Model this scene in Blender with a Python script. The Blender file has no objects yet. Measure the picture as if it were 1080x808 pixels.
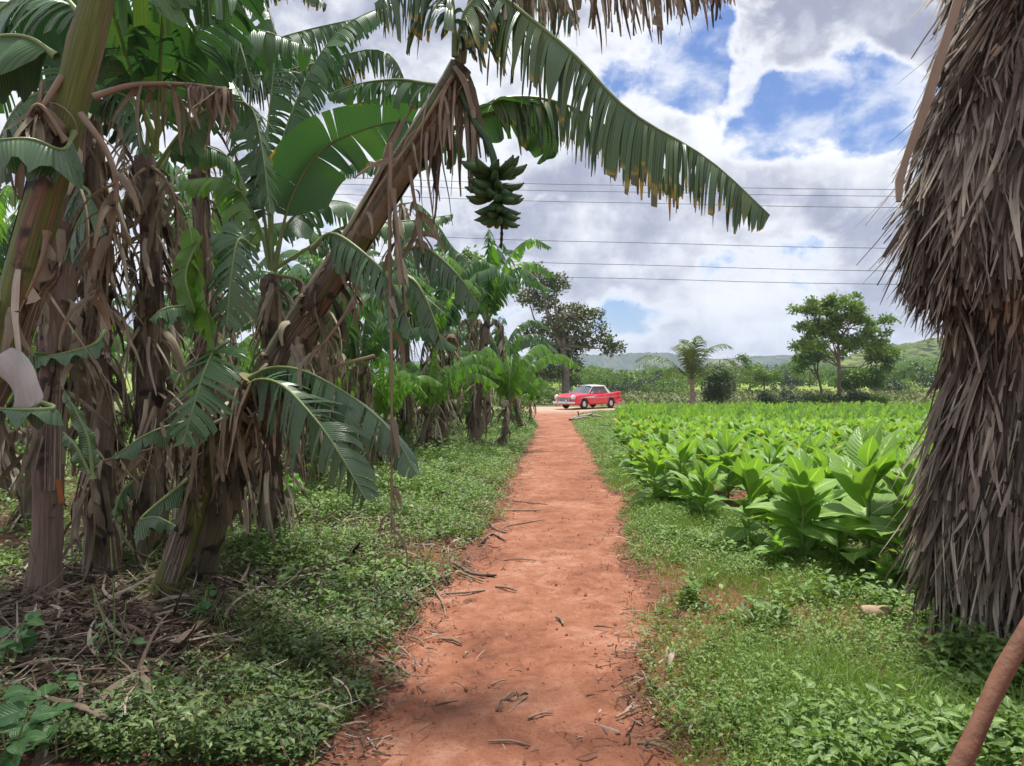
import bpy, math
import numpy as np
from mathutils import Vector
PI = math.pi
R = math.radians
rng = np.random.default_rng(7)

# ---------------------------------------------------------------- camera, world, sun
scene = bpy.context.scene
col = scene.collection
CAMZ, HOR, FPX = 1.6, 393.0, 780.0
cd = bpy.data.cameras.new('camera'); cam = bpy.data.objects.new('camera', cd); col.objects.link(cam)
cam.location = (0, 0, CAMZ); cam.rotation_euler = (R(90), 0, 0)
cd.sensor_width = 36; cd.lens = 26.0; cd.shift_y = -(404 - HOR) / 1080.0
cd.clip_start = 0.05; cd.clip_end = 9000
scene.camera = cam
scene.view_settings.view_transform = 'Standard'
scene.view_settings.look = 'None'
scene.view_settings.exposure = 0.60
scene.view_settings.gamma = 1.0
SUN_DIR = Vector((0.06, 0.26, 0.95)).normalized()
sun_el = math.asin(SUN_DIR.z); sun_az = math.atan2(SUN_DIR.x, SUN_DIR.y)
sl = bpy.data.lights.new('sun', 'SUN'); sun = bpy.data.objects.new('sun', sl); col.objects.link(sun)
sl.energy = 4.6; sl.angle = R(8.0); sl.color = (1.0, 0.965, 0.90)
sun.rotation_euler = SUN_DIR.to_track_quat('Z', 'Y').to_euler()
scene.cycles.max_bounces = 7; scene.cycles.diffuse_bounces = 3; scene.cycles.transmission_bounces = 4
scene.cycles.transparent_max_bounces = 8; scene.cycles.volume_bounces = 0
scene.cycles.use_adaptive_sampling = True; scene.cycles.adaptive_threshold = 0.02
scene.cycles.use_denoising = True


class NT:
    """Tiny helper for writing node trees."""
    def __init__(s, tree):
        s.t = tree; s.t.nodes.clear()
    def n(s, typ, _props=None, **ins):
        nd = s.t.nodes.new(typ)
        for k, v in (_props or {}).items(): setattr(nd, k, v)
        for k, v in ins.items():
            k2 = int(k[1:]) if k[0] == 'i' and k[1:].isdigit() else k.replace('_', ' ')
            sock = nd.inputs[k2]
            if isinstance(v, bpy.types.NodeSocket): s.t.links.new(v, sock)
            elif v is not None: sock.default_value = v
        return nd
    def math(s, op, a, b=None, c=None, clamp=False):
        nd = s.n('ShaderNodeMath', dict(operation=op, use_clamp=clamp), i0=a)
        for i, v in ((1, b), (2, c)):
            if v is None: continue
            if isinstance(v, bpy.types.NodeSocket): s.t.links.new(v, nd.inputs[i])
            else: nd.inputs[i].default_value = v
        return nd.outputs[0]
    def vmath(s, op, a, b=None):
        nd = s.n('ShaderNodeVectorMath', dict(operation=op), i0=a)
        if b is not None:
            if isinstance(b, bpy.types.NodeSocket): s.t.links.new(b, nd.inputs[1])
            else: nd.inputs[1].default_value = b
        return nd.outputs['Value'] if op in ('DOT_PRODUCT', 'LENGTH') else nd.outputs[0]
    def mix(s, f, a, b, blend='MIX'):
        nd = s.t.nodes.new('ShaderNodeMix'); nd.data_type = 'RGBA'; nd.blend_type = blend
        for i, v in ((0, f), (6, a), (7, b)):
            if isinstance(v, bpy.types.NodeSocket): s.t.links.new(v, nd.inputs[i])
            elif i == 0: nd.inputs[0].default_value = v
            else: nd.inputs[i].default_value = (v[0], v[1], v[2], 1)
        return nd.outputs[2]
    def ss(s, v, a, b, lo=0.0, hi=1.0):
        nd = s.t.nodes.new('ShaderNodeMapRange'); nd.interpolation_type = 'SMOOTHSTEP'
        for i, x in enumerate((v, a, b, lo, hi)):
            if isinstance(x, bpy.types.NodeSocket): s.t.links.new(x, nd.inputs[i])
            else: nd.inputs[i].default_value = x
        return nd.outputs[0]
    def noise(s, vec, scale, detail=4, rough=0.55, dist=0.0, out='Fac'):
        nd = s.n('ShaderNodeTexNoise', None, Vector=vec, Scale=scale, Detail=detail, Roughness=rough, Distortion=dist)
        return nd.outputs[out]
    def scalev(s, vec, sc):
        return s.n('ShaderNodeMapping', None, Vector=vec, Scale=sc).outputs[0]


world = bpy.data.worlds.new('World'); scene.world = world; world.use_nodes = True
w = NT(world.node_tree)
def pdir(px, py):
    return Vector(((px - 540) / FPX, 1, (HOR - py) / FPX)).normalized()
sky = w.n('ShaderNodeTexSky', dict(sky_type='NISHITA', sun_disc=False, sun_elevation=sun_el, sun_rotation=sun_az, dust_density=0.4, ozone_density=1.5))
skyc = w.mix(1.0, sky.outputs[0], (0.55, 0.80, 1.20), 'MULTIPLY')
d0 = w.n('ShaderNodeTexCoord').outputs['Generated']
zz = w.math('ADD', w.n('ShaderNodeSeparateXYZ', None, Vector=d0).outputs[2], 0.16)
zz = w.math('MAXIMUM', zz, 0.05)
pl = w.vmath('DIVIDE', d0, w.n('ShaderNodeCombineXYZ', None, X=zz, Y=zz, Z=1.0).outputs[0])
pln = w.scalev(pl, (1.0, 1.0, 1.6))
n_big = w.noise(w.vmath('ADD', pln, (0.9, 0.2, 0.0)), 1.1, 6, 0.55, 0.2)
n_puff = w.noise(w.vmath('ADD', d0, (3.1, 1.7, 0.4)), 5.0, 8, 0.58, 0.0)
n_wisp = w.noise(w.scalev(d0, (1.0, 1.0, 1.5)), 14.0, 6, 0.60, 0.2)
warp = w.n('ShaderNodeTexNoise', None, Vector=d0, Scale=6.0, Detail=3.0, Roughness=0.5).outputs['Color']
wv = w.vmath('SCALE', w.vmath('SUBTRACT', warp, (0.5, 0.5, 0.5))); wv.node.inputs['Scale'].default_value = 0.12
dw = w.vmath('NORMALIZE', w.vmath('ADD', d0, wv))
hole = None
for (hx, hy, rad, amp) in ((742, 48, 26, .9), (738, 80, 24, .8), (705, 72, 24, .5), (665, 76, 34, .75), (655, 98, 24, .55), (765, 140, 22, .6), (800, 150, 30, .75), (845, 136, 34, .85),
                      (890, 120, 40, .95), (938, 128, 36, .9), (970, 96, 30, .6), (660, 345, 24, .5), (705, 346, 24, .45), (640, 352, 18, .4), (745, 356, 18, .3), (565, 190, 26, .4), (690, 232, 18, .3)):
    dt = w.vmath('DOT_PRODUCT', dw, tuple(pdir(hx, hy)))
    a = math.atan(rad / FPX)
    b = w.ss(dt, math.cos(a * 1.7), 1.0, 0.0, amp)
    hole = b if hole is None else w.math('ADD', hole, b)
hole = w.math('MINIMUM', hole, 1.0)
def cen(v, k): return w.math('MULTIPLY', w.math('SUBTRACT', v, 0.5), k)
def add(*a):
    r = a[0]
    for q in a[1:]: r = w.math('ADD', r, q)
    return r
dens = w.math('SUBTRACT', add(cen(n_big, 1.0), cen(n_puff, 2.1), cen(n_wisp, 1.5), 0.50), w.math('MULTIPLY', hole, 0.57))
mask = w.math('MAXIMUM', w.ss(dens, -0.12, 0.30), w.ss(w.math('ADD', n_wisp, w.math('MULTIPLY', n_puff, .5)), 0.62, 0.95, 0.04, 0.75))
thick = w.ss(dens, 0.10, 0.60)
n_up = w.noise(w.vmath('ADD', d0, (3.1, 1.7, 0.445)), 5.0, 8, 0.58, 0.0)
tone = add(cen(n_big, 1.0), cen(n_puff, -0.8), cen(n_wisp, 0.3), w.math('MULTIPLY', w.math('SUBTRACT', n_puff, n_up), 3.2), 0.5)
base_tone = w.mix(w.ss(tone, 0.12, 0.95), (0.30, 0.325, 0.43), (0.80, 0.82, 0.87))
ctone = w.mix(thick, (0.84, 0.85, 0.88), base_tone)
b1 = w.n('ShaderNodeBackground', None, Color=skyc, Strength=0.072)
b2 = w.n('ShaderNodeBackground', None, Color=ctone, Strength=0.86)
ms = w.n('ShaderNodeMixShader', None, i0=mask, i1=b1.outputs[0], i2=b2.outputs[0])
w.n('ShaderNodeOutputWorld', None, Surface=ms.outputs[0])


# ---------------------------------------------------------------- helpers
def sstep(a, b, x):
    t = np.clip((np.asarray(x, float) - a) / (b - a), 0, 1); return t * t * (3 - 2 * t)
def vnoise(x, y, f, seed=0.0):
    x = np.asarray(x, float) * f + seed; y = np.asarray(y, float) * f - seed * 1.7
    return (np.sin(x * 1.3 + 1.7 * np.sin(y * 0.9 + seed)) + np.sin(y * 1.7 + 1.3 * np.sin(x * 1.1 + 2.0))
            + 0.6 * np.sin(2.9 * x + 2.3 * y + seed) + 0.5 * np.sin(4.7 * x - 3.9 * y)) / 3.1
def gbase(x, y):
    return -0.72 * sstep(5, 46, y) + 0 * np.asarray(x, float)
def Pt(px, py, D):
    return np.array([(px - 540) / FPX * D, D, CAMZ + (HOR - py) / FPX * D])
def G(px, py, f=None):
    D = 5.0
    for _ in range(60):
        x = (px - 540) / FPX * D
        D = 0.5 * D + 0.5 * (CAMZ - float((f or gbase)(x, D))) / ((py - HOR) / FPX)
    return np.array([(px - 540) / FPX * D, D, 0.0])
_L = [(318, 860), (345, 808), (385, 740), (405, 700), (440, 655), (470, 622), (495, 590), (520, 550), (538, 510), (548, 485), (560, 465), (566, 450), (562, 442), (548, 436), (520, 431)]
_Rr = [(770, 880), (728, 808), (684, 765), (670, 705), (684, 655), (694, 628), (664, 598), (656, 565), (664, 535), (640, 512), (630, 490), (620, 468), (606, 450), (603, 442), (612, 437), (640, 432)]
LP = np.array([G(*p)[:2] for p in _L]); RP = np.array([G(*p)[:2] for p in _Rr])
def pathL(y): return np.interp(y, LP[:, 1], LP[:, 0])
def pathR(y): return np.interp(y, RP[:, 1], RP[:, 0])
def gz(x, y):
    x = np.asarray(x, float); y = np.asarray(y, float)
    near = 1 - sstep(38, 48, y)
    l, r = pathL(y), pathR(y)
    bank = 0.05 * sstep(-0.05, 0.35, l - x) + 0.10 * sstep(0.3, 2.5, l - x) + 0.04 * sstep(-0.05, 0.4, x - r)
    z = gbase(x, y) + near * bank + 0.018 * vnoise(x, y, 1.3) * (1 - sstep(60, 90, y)) + 0.25 * vnoise(x, y, 0.04, 2.0) * sstep(60, 130, y)
    return z + 0.012 * vnoise(x, y, 4.0, 3.0) * (1 - sstep(15, 25, y))
def onG(px, py):
    p = G(px, py, gz); p[2] = float(gz(p[0], p[1])); return p


class MB:
    def __init__(s):
        s.V = []; s.F = {3: [], 4: []}; s.U = []; s.n = 0; s.M = {3: [], 4: []}
    def raw(s, V, F, UV=None, m=0):
        V = np.asarray(V, float).reshape(-1, 3); F = np.asarray(F, int)
        s.V.append(V); s.U.append(np.zeros((len(V), 2)) if UV is None else np.asarray(UV, float).reshape(-1, 2))
        s.F[F.shape[1]].append(F + s.n); s.M[F.shape[1]].append(np.full(len(F), m)); s.n += len(V)
    def grids(s, P, UV=None, m=0, flip=False, closed=False):
        """P: (N,K,W,3) -> N separate grids."""
        P = np.asarray(P, float)
        if P.ndim == 3: P = P[None]
        N, K, W = P.shape[:3]
        i = np.arange(K - 1)[:, None] * W; j = np.arange(W if closed else W - 1)[None]; j2 = (j + 1) % W
        q = np.stack([i + j, i + j2, i + W + j2, i + W + j], -1).reshape(-1, 4)
        if flip: q = q[:, ::-1]
        F = (np.arange(N)[:, None, None] * K * W + q[None]).reshape(-1, 4)
        if UV is None:
            a, b = np.meshgrid(np.linspace(0, 1, K), np.linspace(0, 1, W), indexing='ij')
            UV = np.broadcast_to(np.stack([b, a], -1), (N, K, W, 2))
        s.raw(P.reshape(-1, 3), F, np.asarray(UV).reshape(-1, 2), m)
    def tube(s, pts, rad, sides=8, m=0, wob=0.0, rs=None, caps=True, squash=1.0):
        pts = np.asarray(pts, float); n = len(pts); rad = np.broadcast_to(np.asarray(rad, float), (n,))
        T = np.gradient(pts, axis=0); T /= np.linalg.norm(T, axis=1)[:, None] + 1e-9
        up = np.array([0, 0, 1.0]) if abs(T[0][2]) < 0.9 else np.array([0, 1.0, 0])
        A = np.empty((n, 3)); a = np.cross(T[0], up); a /= np.linalg.norm(a)
        for i in range(n):
            a = a - T[i] * a.dot(T[i]); a /= np.linalg.norm(a) + 1e-9; A[i] = a
        B = np.cross(T, A)
        th = np.linspace(0, 2 * PI, sides, endpoint=False)
        rr = rad[:, None] * np.ones(sides)[None]
        if wob: rr = rr * (1 + wob * (rs or rng).normal(size=rr.shape))
        P = pts[:, None] + (A[:, None] * np.cos(th)[None, :, None] + squash * B[:, None] * np.sin(th)[None, :, None]) * rr[..., None]
        lenv = np.concatenate([[0], np.cumsum(np.linalg.norm(np.diff(pts, axis=0), axis=1))])
        uv = np.stack(np.broadcast_arrays(th[None] / (2 * PI), lenv[:, None]), -1)
        s.grids(P[None], uv[None], m, closed=True, flip=True)
        if caps:
            for e, fl in ((0, False), (n - 1, True)):
                c = np.vstack([P[e], pts[e][None]])
                j = np.arange(sides); F = np.stack([j, (j + 1) % sides, np.full(sides, sides)], -1)
                s.raw(c, F[:, ::-1] if fl else F, None, m)
    def box(s, c, d, m=0, rot=0.0):
        c = np.array(c, float); d = np.array(d, float) / 2
        V = np.array([[x, y, z] for x in (-1, 1) for y in (-1, 1) for z in (-1, 1)], float) * d
        if rot: cr, sr = math.cos(rot), math.sin(rot); V = V @ np.array([[cr, sr, 0], [-sr, cr, 0], [0, 0, 1]])
        F = [[0, 1, 3, 2], [4, 6, 7, 5], [0, 4, 5, 1], [2, 3, 7, 6], [0, 2, 6, 4], [1, 5, 7, 3]]
        s.raw(V + c, F, None, m)
    def build(s, name, mats, parent=None, org=None, smooth=True):
        me = bpy.data.meshes.new(name)
        V = np.concatenate(s.V)
        if org is not None: V = V - np.asarray(org, float)
        UV = np.concatenate(s.U)
        me.vertices.add(len(V)); me.vertices.foreach_set('co', V.astype(np.float32).ravel())
        fs = []; ls = []; ms = []; st = 0
        for k in (4, 3):
            if s.F[k]:
                F = np.concatenate(s.F[k]); fs.append(F.ravel()); ls.append(st + np.arange(len(F)) * k); st += F.size
                ms.append(np.concatenate(s.M[k]))
        lv = np.concatenate(fs).astype(np.int32)
        me.loops.add(len(lv)); me.loops.foreach_set('vertex_index', lv)
        lss = np.concatenate(ls).astype(np.int32)
        me.polygons.add(len(lss)); me.polygons.foreach_set('loop_start', lss)
        me.polygons.foreach_set('material_index', np.concatenate(ms).astype(np.int32))
        me.polygons.foreach_set('use_smooth', np.full(len(lss), smooth))
        ul = me.uv_layers.new(name='UVMap'); ul.data.foreach_set('uv', UV[lv].astype(np.float32).ravel())
        me.update(calc_edges=True)
        for m in (mats if isinstance(mats, (list, tuple)) else [mats]): me.materials.append(m)
        o = bpy.data.objects.new(name, me); col.objects.link(o)
        if parent is not None: o.parent = parent
        elif org is not None: o.location = tuple(org)
        return o

def tag(o, label=None, cat=None, group=None, kind=None):
    if label: o['label'] = label
    if cat: o['category'] = cat
    if group: o['group'] = group
    if kind: o['kind'] = kind
    return o
def empty(name, loc, label, cat, group=None):
    o = bpy.data.objects.new(name, None); col.objects.link(o); o.location = tuple(float(v) for v in loc)
    o.empty_display_size = 0.1
    return tag(o, label, cat, group)
kids = {}
def copy_tree(o, parent=None):
    if not kids:
        for q in bpy.data.objects:
            if q.parent: kids.setdefault(q.parent.name, []).append(q)
    c = o.copy(); col.objects.link(c)
    if parent is not None: c.parent = parent
    for ch in kids.get(o.name, []): copy_tree(ch, c)
    return c
def refresh(): kids.clear()
def norm(v): return v / (np.linalg.norm(v, axis=-1, keepdims=True) + 1e-9)
def spline(pts, n):
    P = np.asarray(pts, float)
    if len(P) == 2: return P[0] + (P[1] - P[0]) * np.linspace(0, 1, n)[:, None]
    Q = np.vstack([2 * P[0] - P[1], P, 2 * P[-1] - P[-2]])
    m = len(P) - 1; t = np.linspace(0, m - 1e-6, n); i = t.astype(int); f = (t - i)[:, None]
    a, b, c, d = Q[i], Q[i + 1], Q[i + 2], Q[i + 3]
    S = 0.5 * (2 * b + (c - a) * f + (2 * a - 5 * b + 4 * c - d) * f ** 2 + (3 * b - a - 3 * c + d) * f ** 3)
    seg = np.concatenate([[0], np.cumsum(np.linalg.norm(np.diff(S, axis=0), axis=1))])
    u = np.linspace(0, seg[-1], n)
    return np.stack([np.interp(u, seg, S[:, k]) for k in range(3)], -1)
def leaves(mb, C, Dr, Nr, ln, wd, K=3, W=3, fold=0.25, curl=0.4, m=0, shape=0.55, wave=0.0):
    """Batch of leaves: base C, direction Dr, face normal Nr."""
    C = np.asarray(C, float); N = len(C)
    Dr = norm(np.asarray(Dr, float)); S = norm(np.cross(Dr, Nr)); Nn = np.cross(S, Dr)
    ln = np.broadcast_to(ln, (N,))[:, None, None, None]; wd = np.broadcast_to(wd, (N,))[:, None, None, None]
    u = np.linspace(0, 1, K)
    prof = np.clip(np.sin(PI * u ** shape), 0.03, 1) if K > 2 else np.array([1, 0.2])
    u = u[None, :, None, None]; prof = prof[None, :, None, None]
    v = np.linspace(-1, 1, W)[None, None, :, None]
    D_, S_, N_ = Dr[:, None, None], S[:, None, None], Nn[:, None, None]
    P = C[:, None, None] + D_ * ln * u * (1 - 0.15 * curl * u) + S_ * v * prof * wd / 2 + N_ * (abs(v) * fold * prof * wd / 2 - curl * u ** 2 * ln * 0.45)
    if wave: P = P + N_ * wave * wd * np.sin(u * 9 + v * 2 + rng.random((N, 1, 1, 1)) * 6) * abs(v)
    uv = np.stack(np.broadcast_arrays((v * 0.5 + 0.5)[..., 0], u[..., 0]), -1)
    mb.grids(P, np.broadcast_to(uv, (N, K, W, 2)), m)
def ribbons(mb, P0, D0, ln, wd, K=6, grav=0.5, curl=0.15, m=0, taper=0.25, side=None, rs=None, W=2, crease=0.0, crinkle=0.0):
    """Batch of hanging strips that start along D0 and bend towards the ground."""
    rs = rs or rng
    P0 = np.asarray(P0, float); N = len(P0); d = norm(np.asarray(D0, float)); p = P0.copy()
    ln = np.broadcast_to(ln, (N,)).astype(float); wd = np.broadcast_to(wd, (N,)).astype(float)
    if side is None: side = rs.normal(size=(N, 3))
    side = norm(side - d * np.sum(side * d, -1, keepdims=True))
    out = []; tw = rs.normal(size=(N, 3)) * curl
    for k in range(K):
        f = k / (K - 1); wk = wd * (1 - (1 - taper) * f ** 1.5) * (0.7 + 0.3 * min(1, k))
        s2 = norm(side - d * np.sum(side * d, -1, keepdims=True))
        nn = np.cross(d, s2)
        vv = np.linspace(-1, 1, W)
        out.append(p[:, None] + s2[:, None] * wk[:, None, None] / 2 * vv[None, :, None] + nn[:, None] * (crease * wk[:, None, None] * (1 - abs(vv))[None, :, None]))
        if crinkle: out[-1] = out[-1] + nn[:, None] * (rs.normal(size=(N, W, 1)) * wk[:, None, None] * crinkle)
        side = s2 + 0.5 * curl * rs.normal(size=(N, 3))
        p = p + d * (ln / (K - 1))[:, None]
        d = norm(d + np.array([0, 0, -1.0]) * grav + tw + curl * 0.6 * rs.normal(size=(N, 3)))
    P = np.stack(out, 1)
    mb.grids(P, None, m)

# ---------------------------------------------------------------- materials
def newmat(name):
    m = bpy.data.materials.new(name); m.use_nodes = True; return m, NT(m.node_tree)
def island(t): return t.n('ShaderNodeNewGeometry').outputs['Random Per Island']
def objco(t): return t.n('ShaderNodeTexCoord').outputs['Object']
def geopos(t): return t.n('ShaderNodeNewGeometry').outputs['Position']
def ramp(t, f, stops):
    nd = t.t.nodes.new('ShaderNodeValToRGB'); cr = nd.color_ramp
    while len(cr.elements) < len(stops): cr.elements.new(0.5)
    for e, (p, c) in zip(cr.elements, stops): e.position = p; e.color = (*c, 1)
    t.t.links.new(f, nd.inputs[0]); return nd.outputs[0]
def leafmat(name, stops, under=1.0, trans=0.3, rough=0.42, veins=0, edge=None, yellow=0.0, spec=0.5, tint=(1.15, 1.25, 0.5), vary=0.25, nscale=1.5):
    m, t = newmat(name)
    uvn = t.n('ShaderNodeUVMap', dict(uv_map='UVMap')).outputs[0]
    sep = t.n('ShaderNodeSeparateXYZ', None, Vector=uvn)
    isl = island(t)
    pos = geopos(t)
    nz = t.noise(pos, nscale, 4, 0.6)
    oi = t.n('ShaderNodeObjectInfo').outputs['Random']
    f = t.math('ADD', t.math('MULTIPLY', isl, 0.55), t.math('MULTIPLY', nz, 0.55))
    f = t.math('ADD', f, t.math('MULTIPLY', t.math('SUBTRACT', oi, 0.5), 0.3), clamp=True)
    c = ramp(t, f, stops)
    if veins:
        wv_ = t.math('SINE', t.math('MULTIPLY', sep.outputs[1], veins))
        c = t.mix(t.ss(wv_, 0.2, 1.0, 0, vary), c, tuple(min(1, x * 1.7) for x in stops[-1][1]))
    else:
        # a lighter midrib
        mr = t.math('ABSOLUTE', t.math('SUBTRACT', sep.outputs[0], 0.5))
        c = t.mix(t.ss(mr, 0.07, 0.0, 0, 0.45), c, tuple(min(1, x * 1.8) for x in stops[-1][1]))
        wv_ = t.math('SINE', t.math('ADD', t.math('MULTIPLY', sep.outputs[1], 60.0), t.math('MULTIPLY', mr, -40.0)))
    if edge:
        en = t.math('ADD', sep.outputs[0], t.math('MULTIPLY', t.math('SUBTRACT', t.noise(pos, 7.0, 3), 0.5), 0.6))
        en = t.math('ADD', en, t.math('MULTIPLY', t.math('SUBTRACT', t.noise(pos, 1.7, 2), 0.55), 1.0))
        c = t.mix(t.ss(en, edge, edge + 0.12), c, (0.50, 0.30, 0.02))
        c = t.mix(t.ss(en, edge + 0.10, edge + 0.2), c, (0.12, 0.07, 0.035))
    if yellow:
        c = t.mix(t.ss(isl, 1 - yellow, 1 - yellow + 0.005), c, (0.42, 0.33, 0.02))
    bf = t.n('ShaderNodeNewGeometry').outputs['Backfacing']
    cu = t.mix(bf, c, t.mix(0.45, c, tuple(under * x for x in (0.13, 0.22, 0.07))))
    bump = t.n('ShaderNodeBump', None, Strength=0.25, Distance=0.01, Height=wv_)
    p = t.n('ShaderNodeBsdfPrincipled', None, Base_Color=cu, Roughness=rough, Normal=bump.outputs[0])
    p.inputs['Specular IOR Level'].default_value = spec
    tr = t.n('ShaderNodeBsdfTranslucent', None, Color=t.mix(1.0, c, tint, 'MULTIPLY'))
    mx = t.n('ShaderNodeMixShader', None, i0=trans, i1=p.outputs[0], i2=tr.outputs[0])
    t.n('ShaderNodeOutputMaterial', None, Surface=mx.outputs[0])
    return m
def drymat(name, stops, stretch=(1, 1, 1), scale=12, rough=0.85, trans=0.12, bump=0.5, uvstreak=True):
    m, t = newmat(name)
    uvn = t.n('ShaderNodeUVMap', dict(uv_map='UVMap')).outputs[0]
    isl = island(t); pos = geopos(t)
    st = t.noise(t.scalev(uvn, (26, 2.2, 1)), 1.0, 4, 0.65) if uvstreak else t.noise(t.scalev(pos, stretch), scale, 5, 0.65)
    n2 = t.noise(pos, 3.0, 4, 0.6)
    f = t.math('ADD', t.math('MULTIPLY', t.math('POWER', isl, 1.25), 0.85), t.math('ADD', t.math('MULTIPLY', st, 0.50), t.math('MULTIPLY', t.math('SUBTRACT', n2, 0.5), 0.8)), clamp=False)
    f = t.math('SUBTRACT', f, 0.14, clamp=True)
    c = ramp(t, f, stops)
    b = t.n('ShaderNodeBump', None, Strength=bump, Distance=0.006, Height=st)
    p = t.n('ShaderNodeBsdfPrincipled', None, Base_Color=c, Roughness=rough, Normal=b.outputs[0])
    p.inputs['Specular IOR Level'].default_value = 0.2
    sh = p.outputs[0]
    if trans:
        tr = t.n('ShaderNodeBsdfTranslucent', None, Color=c)
        sh = t.n('ShaderNodeMixShader', None, i0=trans, i1=sh, i2=tr.outputs[0]).outputs[0]
    t.n('ShaderNodeOutputMaterial', None, Surface=sh)
    return m
def plain(name, c, rough=0.5, metal=0.0, spec=0.5, coat=0.0, bump=None, vary=0.15, vs=8.0, trans=0.0):
    m, t = newmat(name)
    pos = objco(t); nz = t.noise(pos, vs, 4, 0.6)
    cc = t.mix(t.ss(nz, 0.3, 0.7, 0, vary), c, tuple(x * 0.45 for x in c))
    p = t.n('ShaderNodeBsdfPrincipled', None, Base_Color=cc, Roughness=rough, Metallic=metal)
    p.inputs['Specular IOR Level'].default_value = spec
    p.inputs['Coat Weight'].default_value = coat
    if trans: p.inputs['Transmission Weight'].default_value = trans
    if bump:
        b = t.n('ShaderNodeBump', None, Strength=bump, Distance=0.01, Height=t.noise(pos, vs * 4, 5, 0.6))
        t.t.links.new(b.outputs[0], p.inputs['Normal'])
    t.n('ShaderNodeOutputMaterial', None, Surface=p.outputs[0])
    return m

M = {}
M['banana'] = leafmat('banana leaf', [(0.0, (0.020, 0.073, 0.046)), (0.45, (0.033, 0.109, 0.057)), (0.8, (0.061, 0.161, 0.054)), (1.0, (0.116, 0.224, 0.054))], veins=420, edge=1.02, trans=0.23, rough=0.33, spec=0.55)
M['banana_old'] = leafmat('ageing banana leaf', [(0.0, (0.014, 0.050, 0.038)), (0.5, (0.024, 0.076, 0.048)), (0.85, (0.052, 0.112, 0.043)), (1.0, (0.139, 0.157, 0.035))], veins=420, edge=0.80, trans=0.15, rough=0.34, spec=0.55)
M['banana_dark'] = leafmat('dark banana leaf', [(0.0, (0.015, 0.057, 0.039)), (0.5, (0.026, 0.082, 0.048)), (1.0, (0.050, 0.126, 0.058))], veins=420, edge=1.08, trans=0.16, rough=0.27, spec=0.75)
M['banana_bright'] = leafmat('young banana leaf', [(0.0, (0.072, 0.187, 0.034)), (0.5, (0.121, 0.275, 0.042)), (1.0, (0.198, 0.374, 0.060))], veins=420, edge=1.15, trans=0.42, rough=0.38)
M['dead'] = drymat('dead banana leaf', [(0.0, (0.042, 0.033, 0.023)), (0.22, (0.105, 0.082, 0.055)), (0.5, (0.23, 0.185, 0.130)), (0.78, (0.40, 0.34, 0.25)), (1.0, (0.62, 0.55, 0.45))])
M['dead_tan'] = drymat('dry tan stalk', [(0.0, (0.11, 0.075, 0.05)), (0.5, (0.25, 0.185, 0.13)), (1.0, (0.42, 0.34, 0.26))], trans=0)
M['litter'] = drymat('leaf litter', [(0.0, (0.035, 0.023, 0.018)), (0.35, (0.09, 0.060, 0.045)), (0.7, (0.22, 0.165, 0.12)), (1.0, (0.48, 0.41, 0.33))], trans=0.05)
M['thatch'] = drymat('dry palm thatch', [(0.0, (0.026, 0.020, 0.016)), (0.20, (0.085, 0.066, 0.052)), (0.45, (0.19, 0.150, 0.118)), (0.72, (0.36, 0.30, 0.24)), (1.0, (0.60, 0.52, 0.42))], trans=0.0, bump=0.8)
M['yagua'] = drymat('pale palm sheath board', [(0.0, (0.25, 0.19, 0.13)), (0.5, (0.42, 0.34, 0.26)), (1.0, (0.55, 0.47, 0.38))], trans=0.0)
M['midrib'] = plain('leaf midrib', (0.20, 0.27, 0.09), 0.45, vary=0.4, vs=5)
M['rachis'] = plain('banana fruit stalk', (0.035, 0.085, 0.025), 0.5, vary=0.6, bump=0.3)
M['fruit'] = plain('green banana skin', (0.048, 0.120, 0.038), 0.45, vary=0.35, vs=9)
M['fruit_tip'] = plain('dark fruit tip', (0.03, 0.02, 0.015), 0.8)

def stemmat(name, green, brown, amount, dark=(0.03, 0.018, 0.02)):
    m, t = newmat(name)
    uvn = t.n('ShaderNodeUVMap', dict(uv_map='UVMap')).outputs[0]
    pos = geopos(t)
    st = t.noise(t.scalev(uvn, (9, 1.6, 1)), 1.0, 5, 0.65, 0.4)
    fine = t.noise(t.scalev(uvn, (60, 3.0, 1)), 1.0, 3, 0.6)
    blot = t.noise(pos, 4.0, 4, 0.6)
    g = t.mix(t.ss(fine, 0.35, 0.7), green, tuple(x * 1.8 for x in green))
    g = t.mix(t.ss(blot, 0.60, 0.68), g, dark)
    b = t.mix(t.ss(fine, 0.3, 0.7), brown, tuple(x * 2.0 for x in brown))
    b = t.mix(t.ss(blot, 0.56, 0.64), b, (0.045, 0.030, 0.026))
    c = t.mix(t.ss(st, amount, amount + 0.06), b, g)
    bm = t.n('ShaderNodeBump', None, Strength=0.7, Distance=0.01, Height=t.math('ADD', fine, st))
    p = t.n('ShaderNodeBsdfPrincipled', None, Base_Color=c, Roughness=0.55, Normal=bm.outputs[0])
    p.inputs['Specular IOR Level'].default_value = 0.35
    t.n('ShaderNodeOutputMaterial', None, Surface=p.outputs[0]); return m
M['stem_green'] = stemmat('green banana stem', (0.095, 0.115, 0.028), (0.13, 0.08, 0.05), 0.42)
M['stem_mix'] = stemmat('mottled banana stem', (0.085, 0.11, 0.035), (0.095, 0.075, 0.055), 0.50)
M['sheath'] = stemmat('stained leaf sheath', (0.27, 0.22, 0.165), (0.085, 0.062, 0.050), 0.50, (0.05, 0.035, 0.032))
M['stem_brown'] = stemmat('brown banana stem', (0.06, 0.07, 0.025), (0.12, 0.085, 0.065), 0.62)

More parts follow.
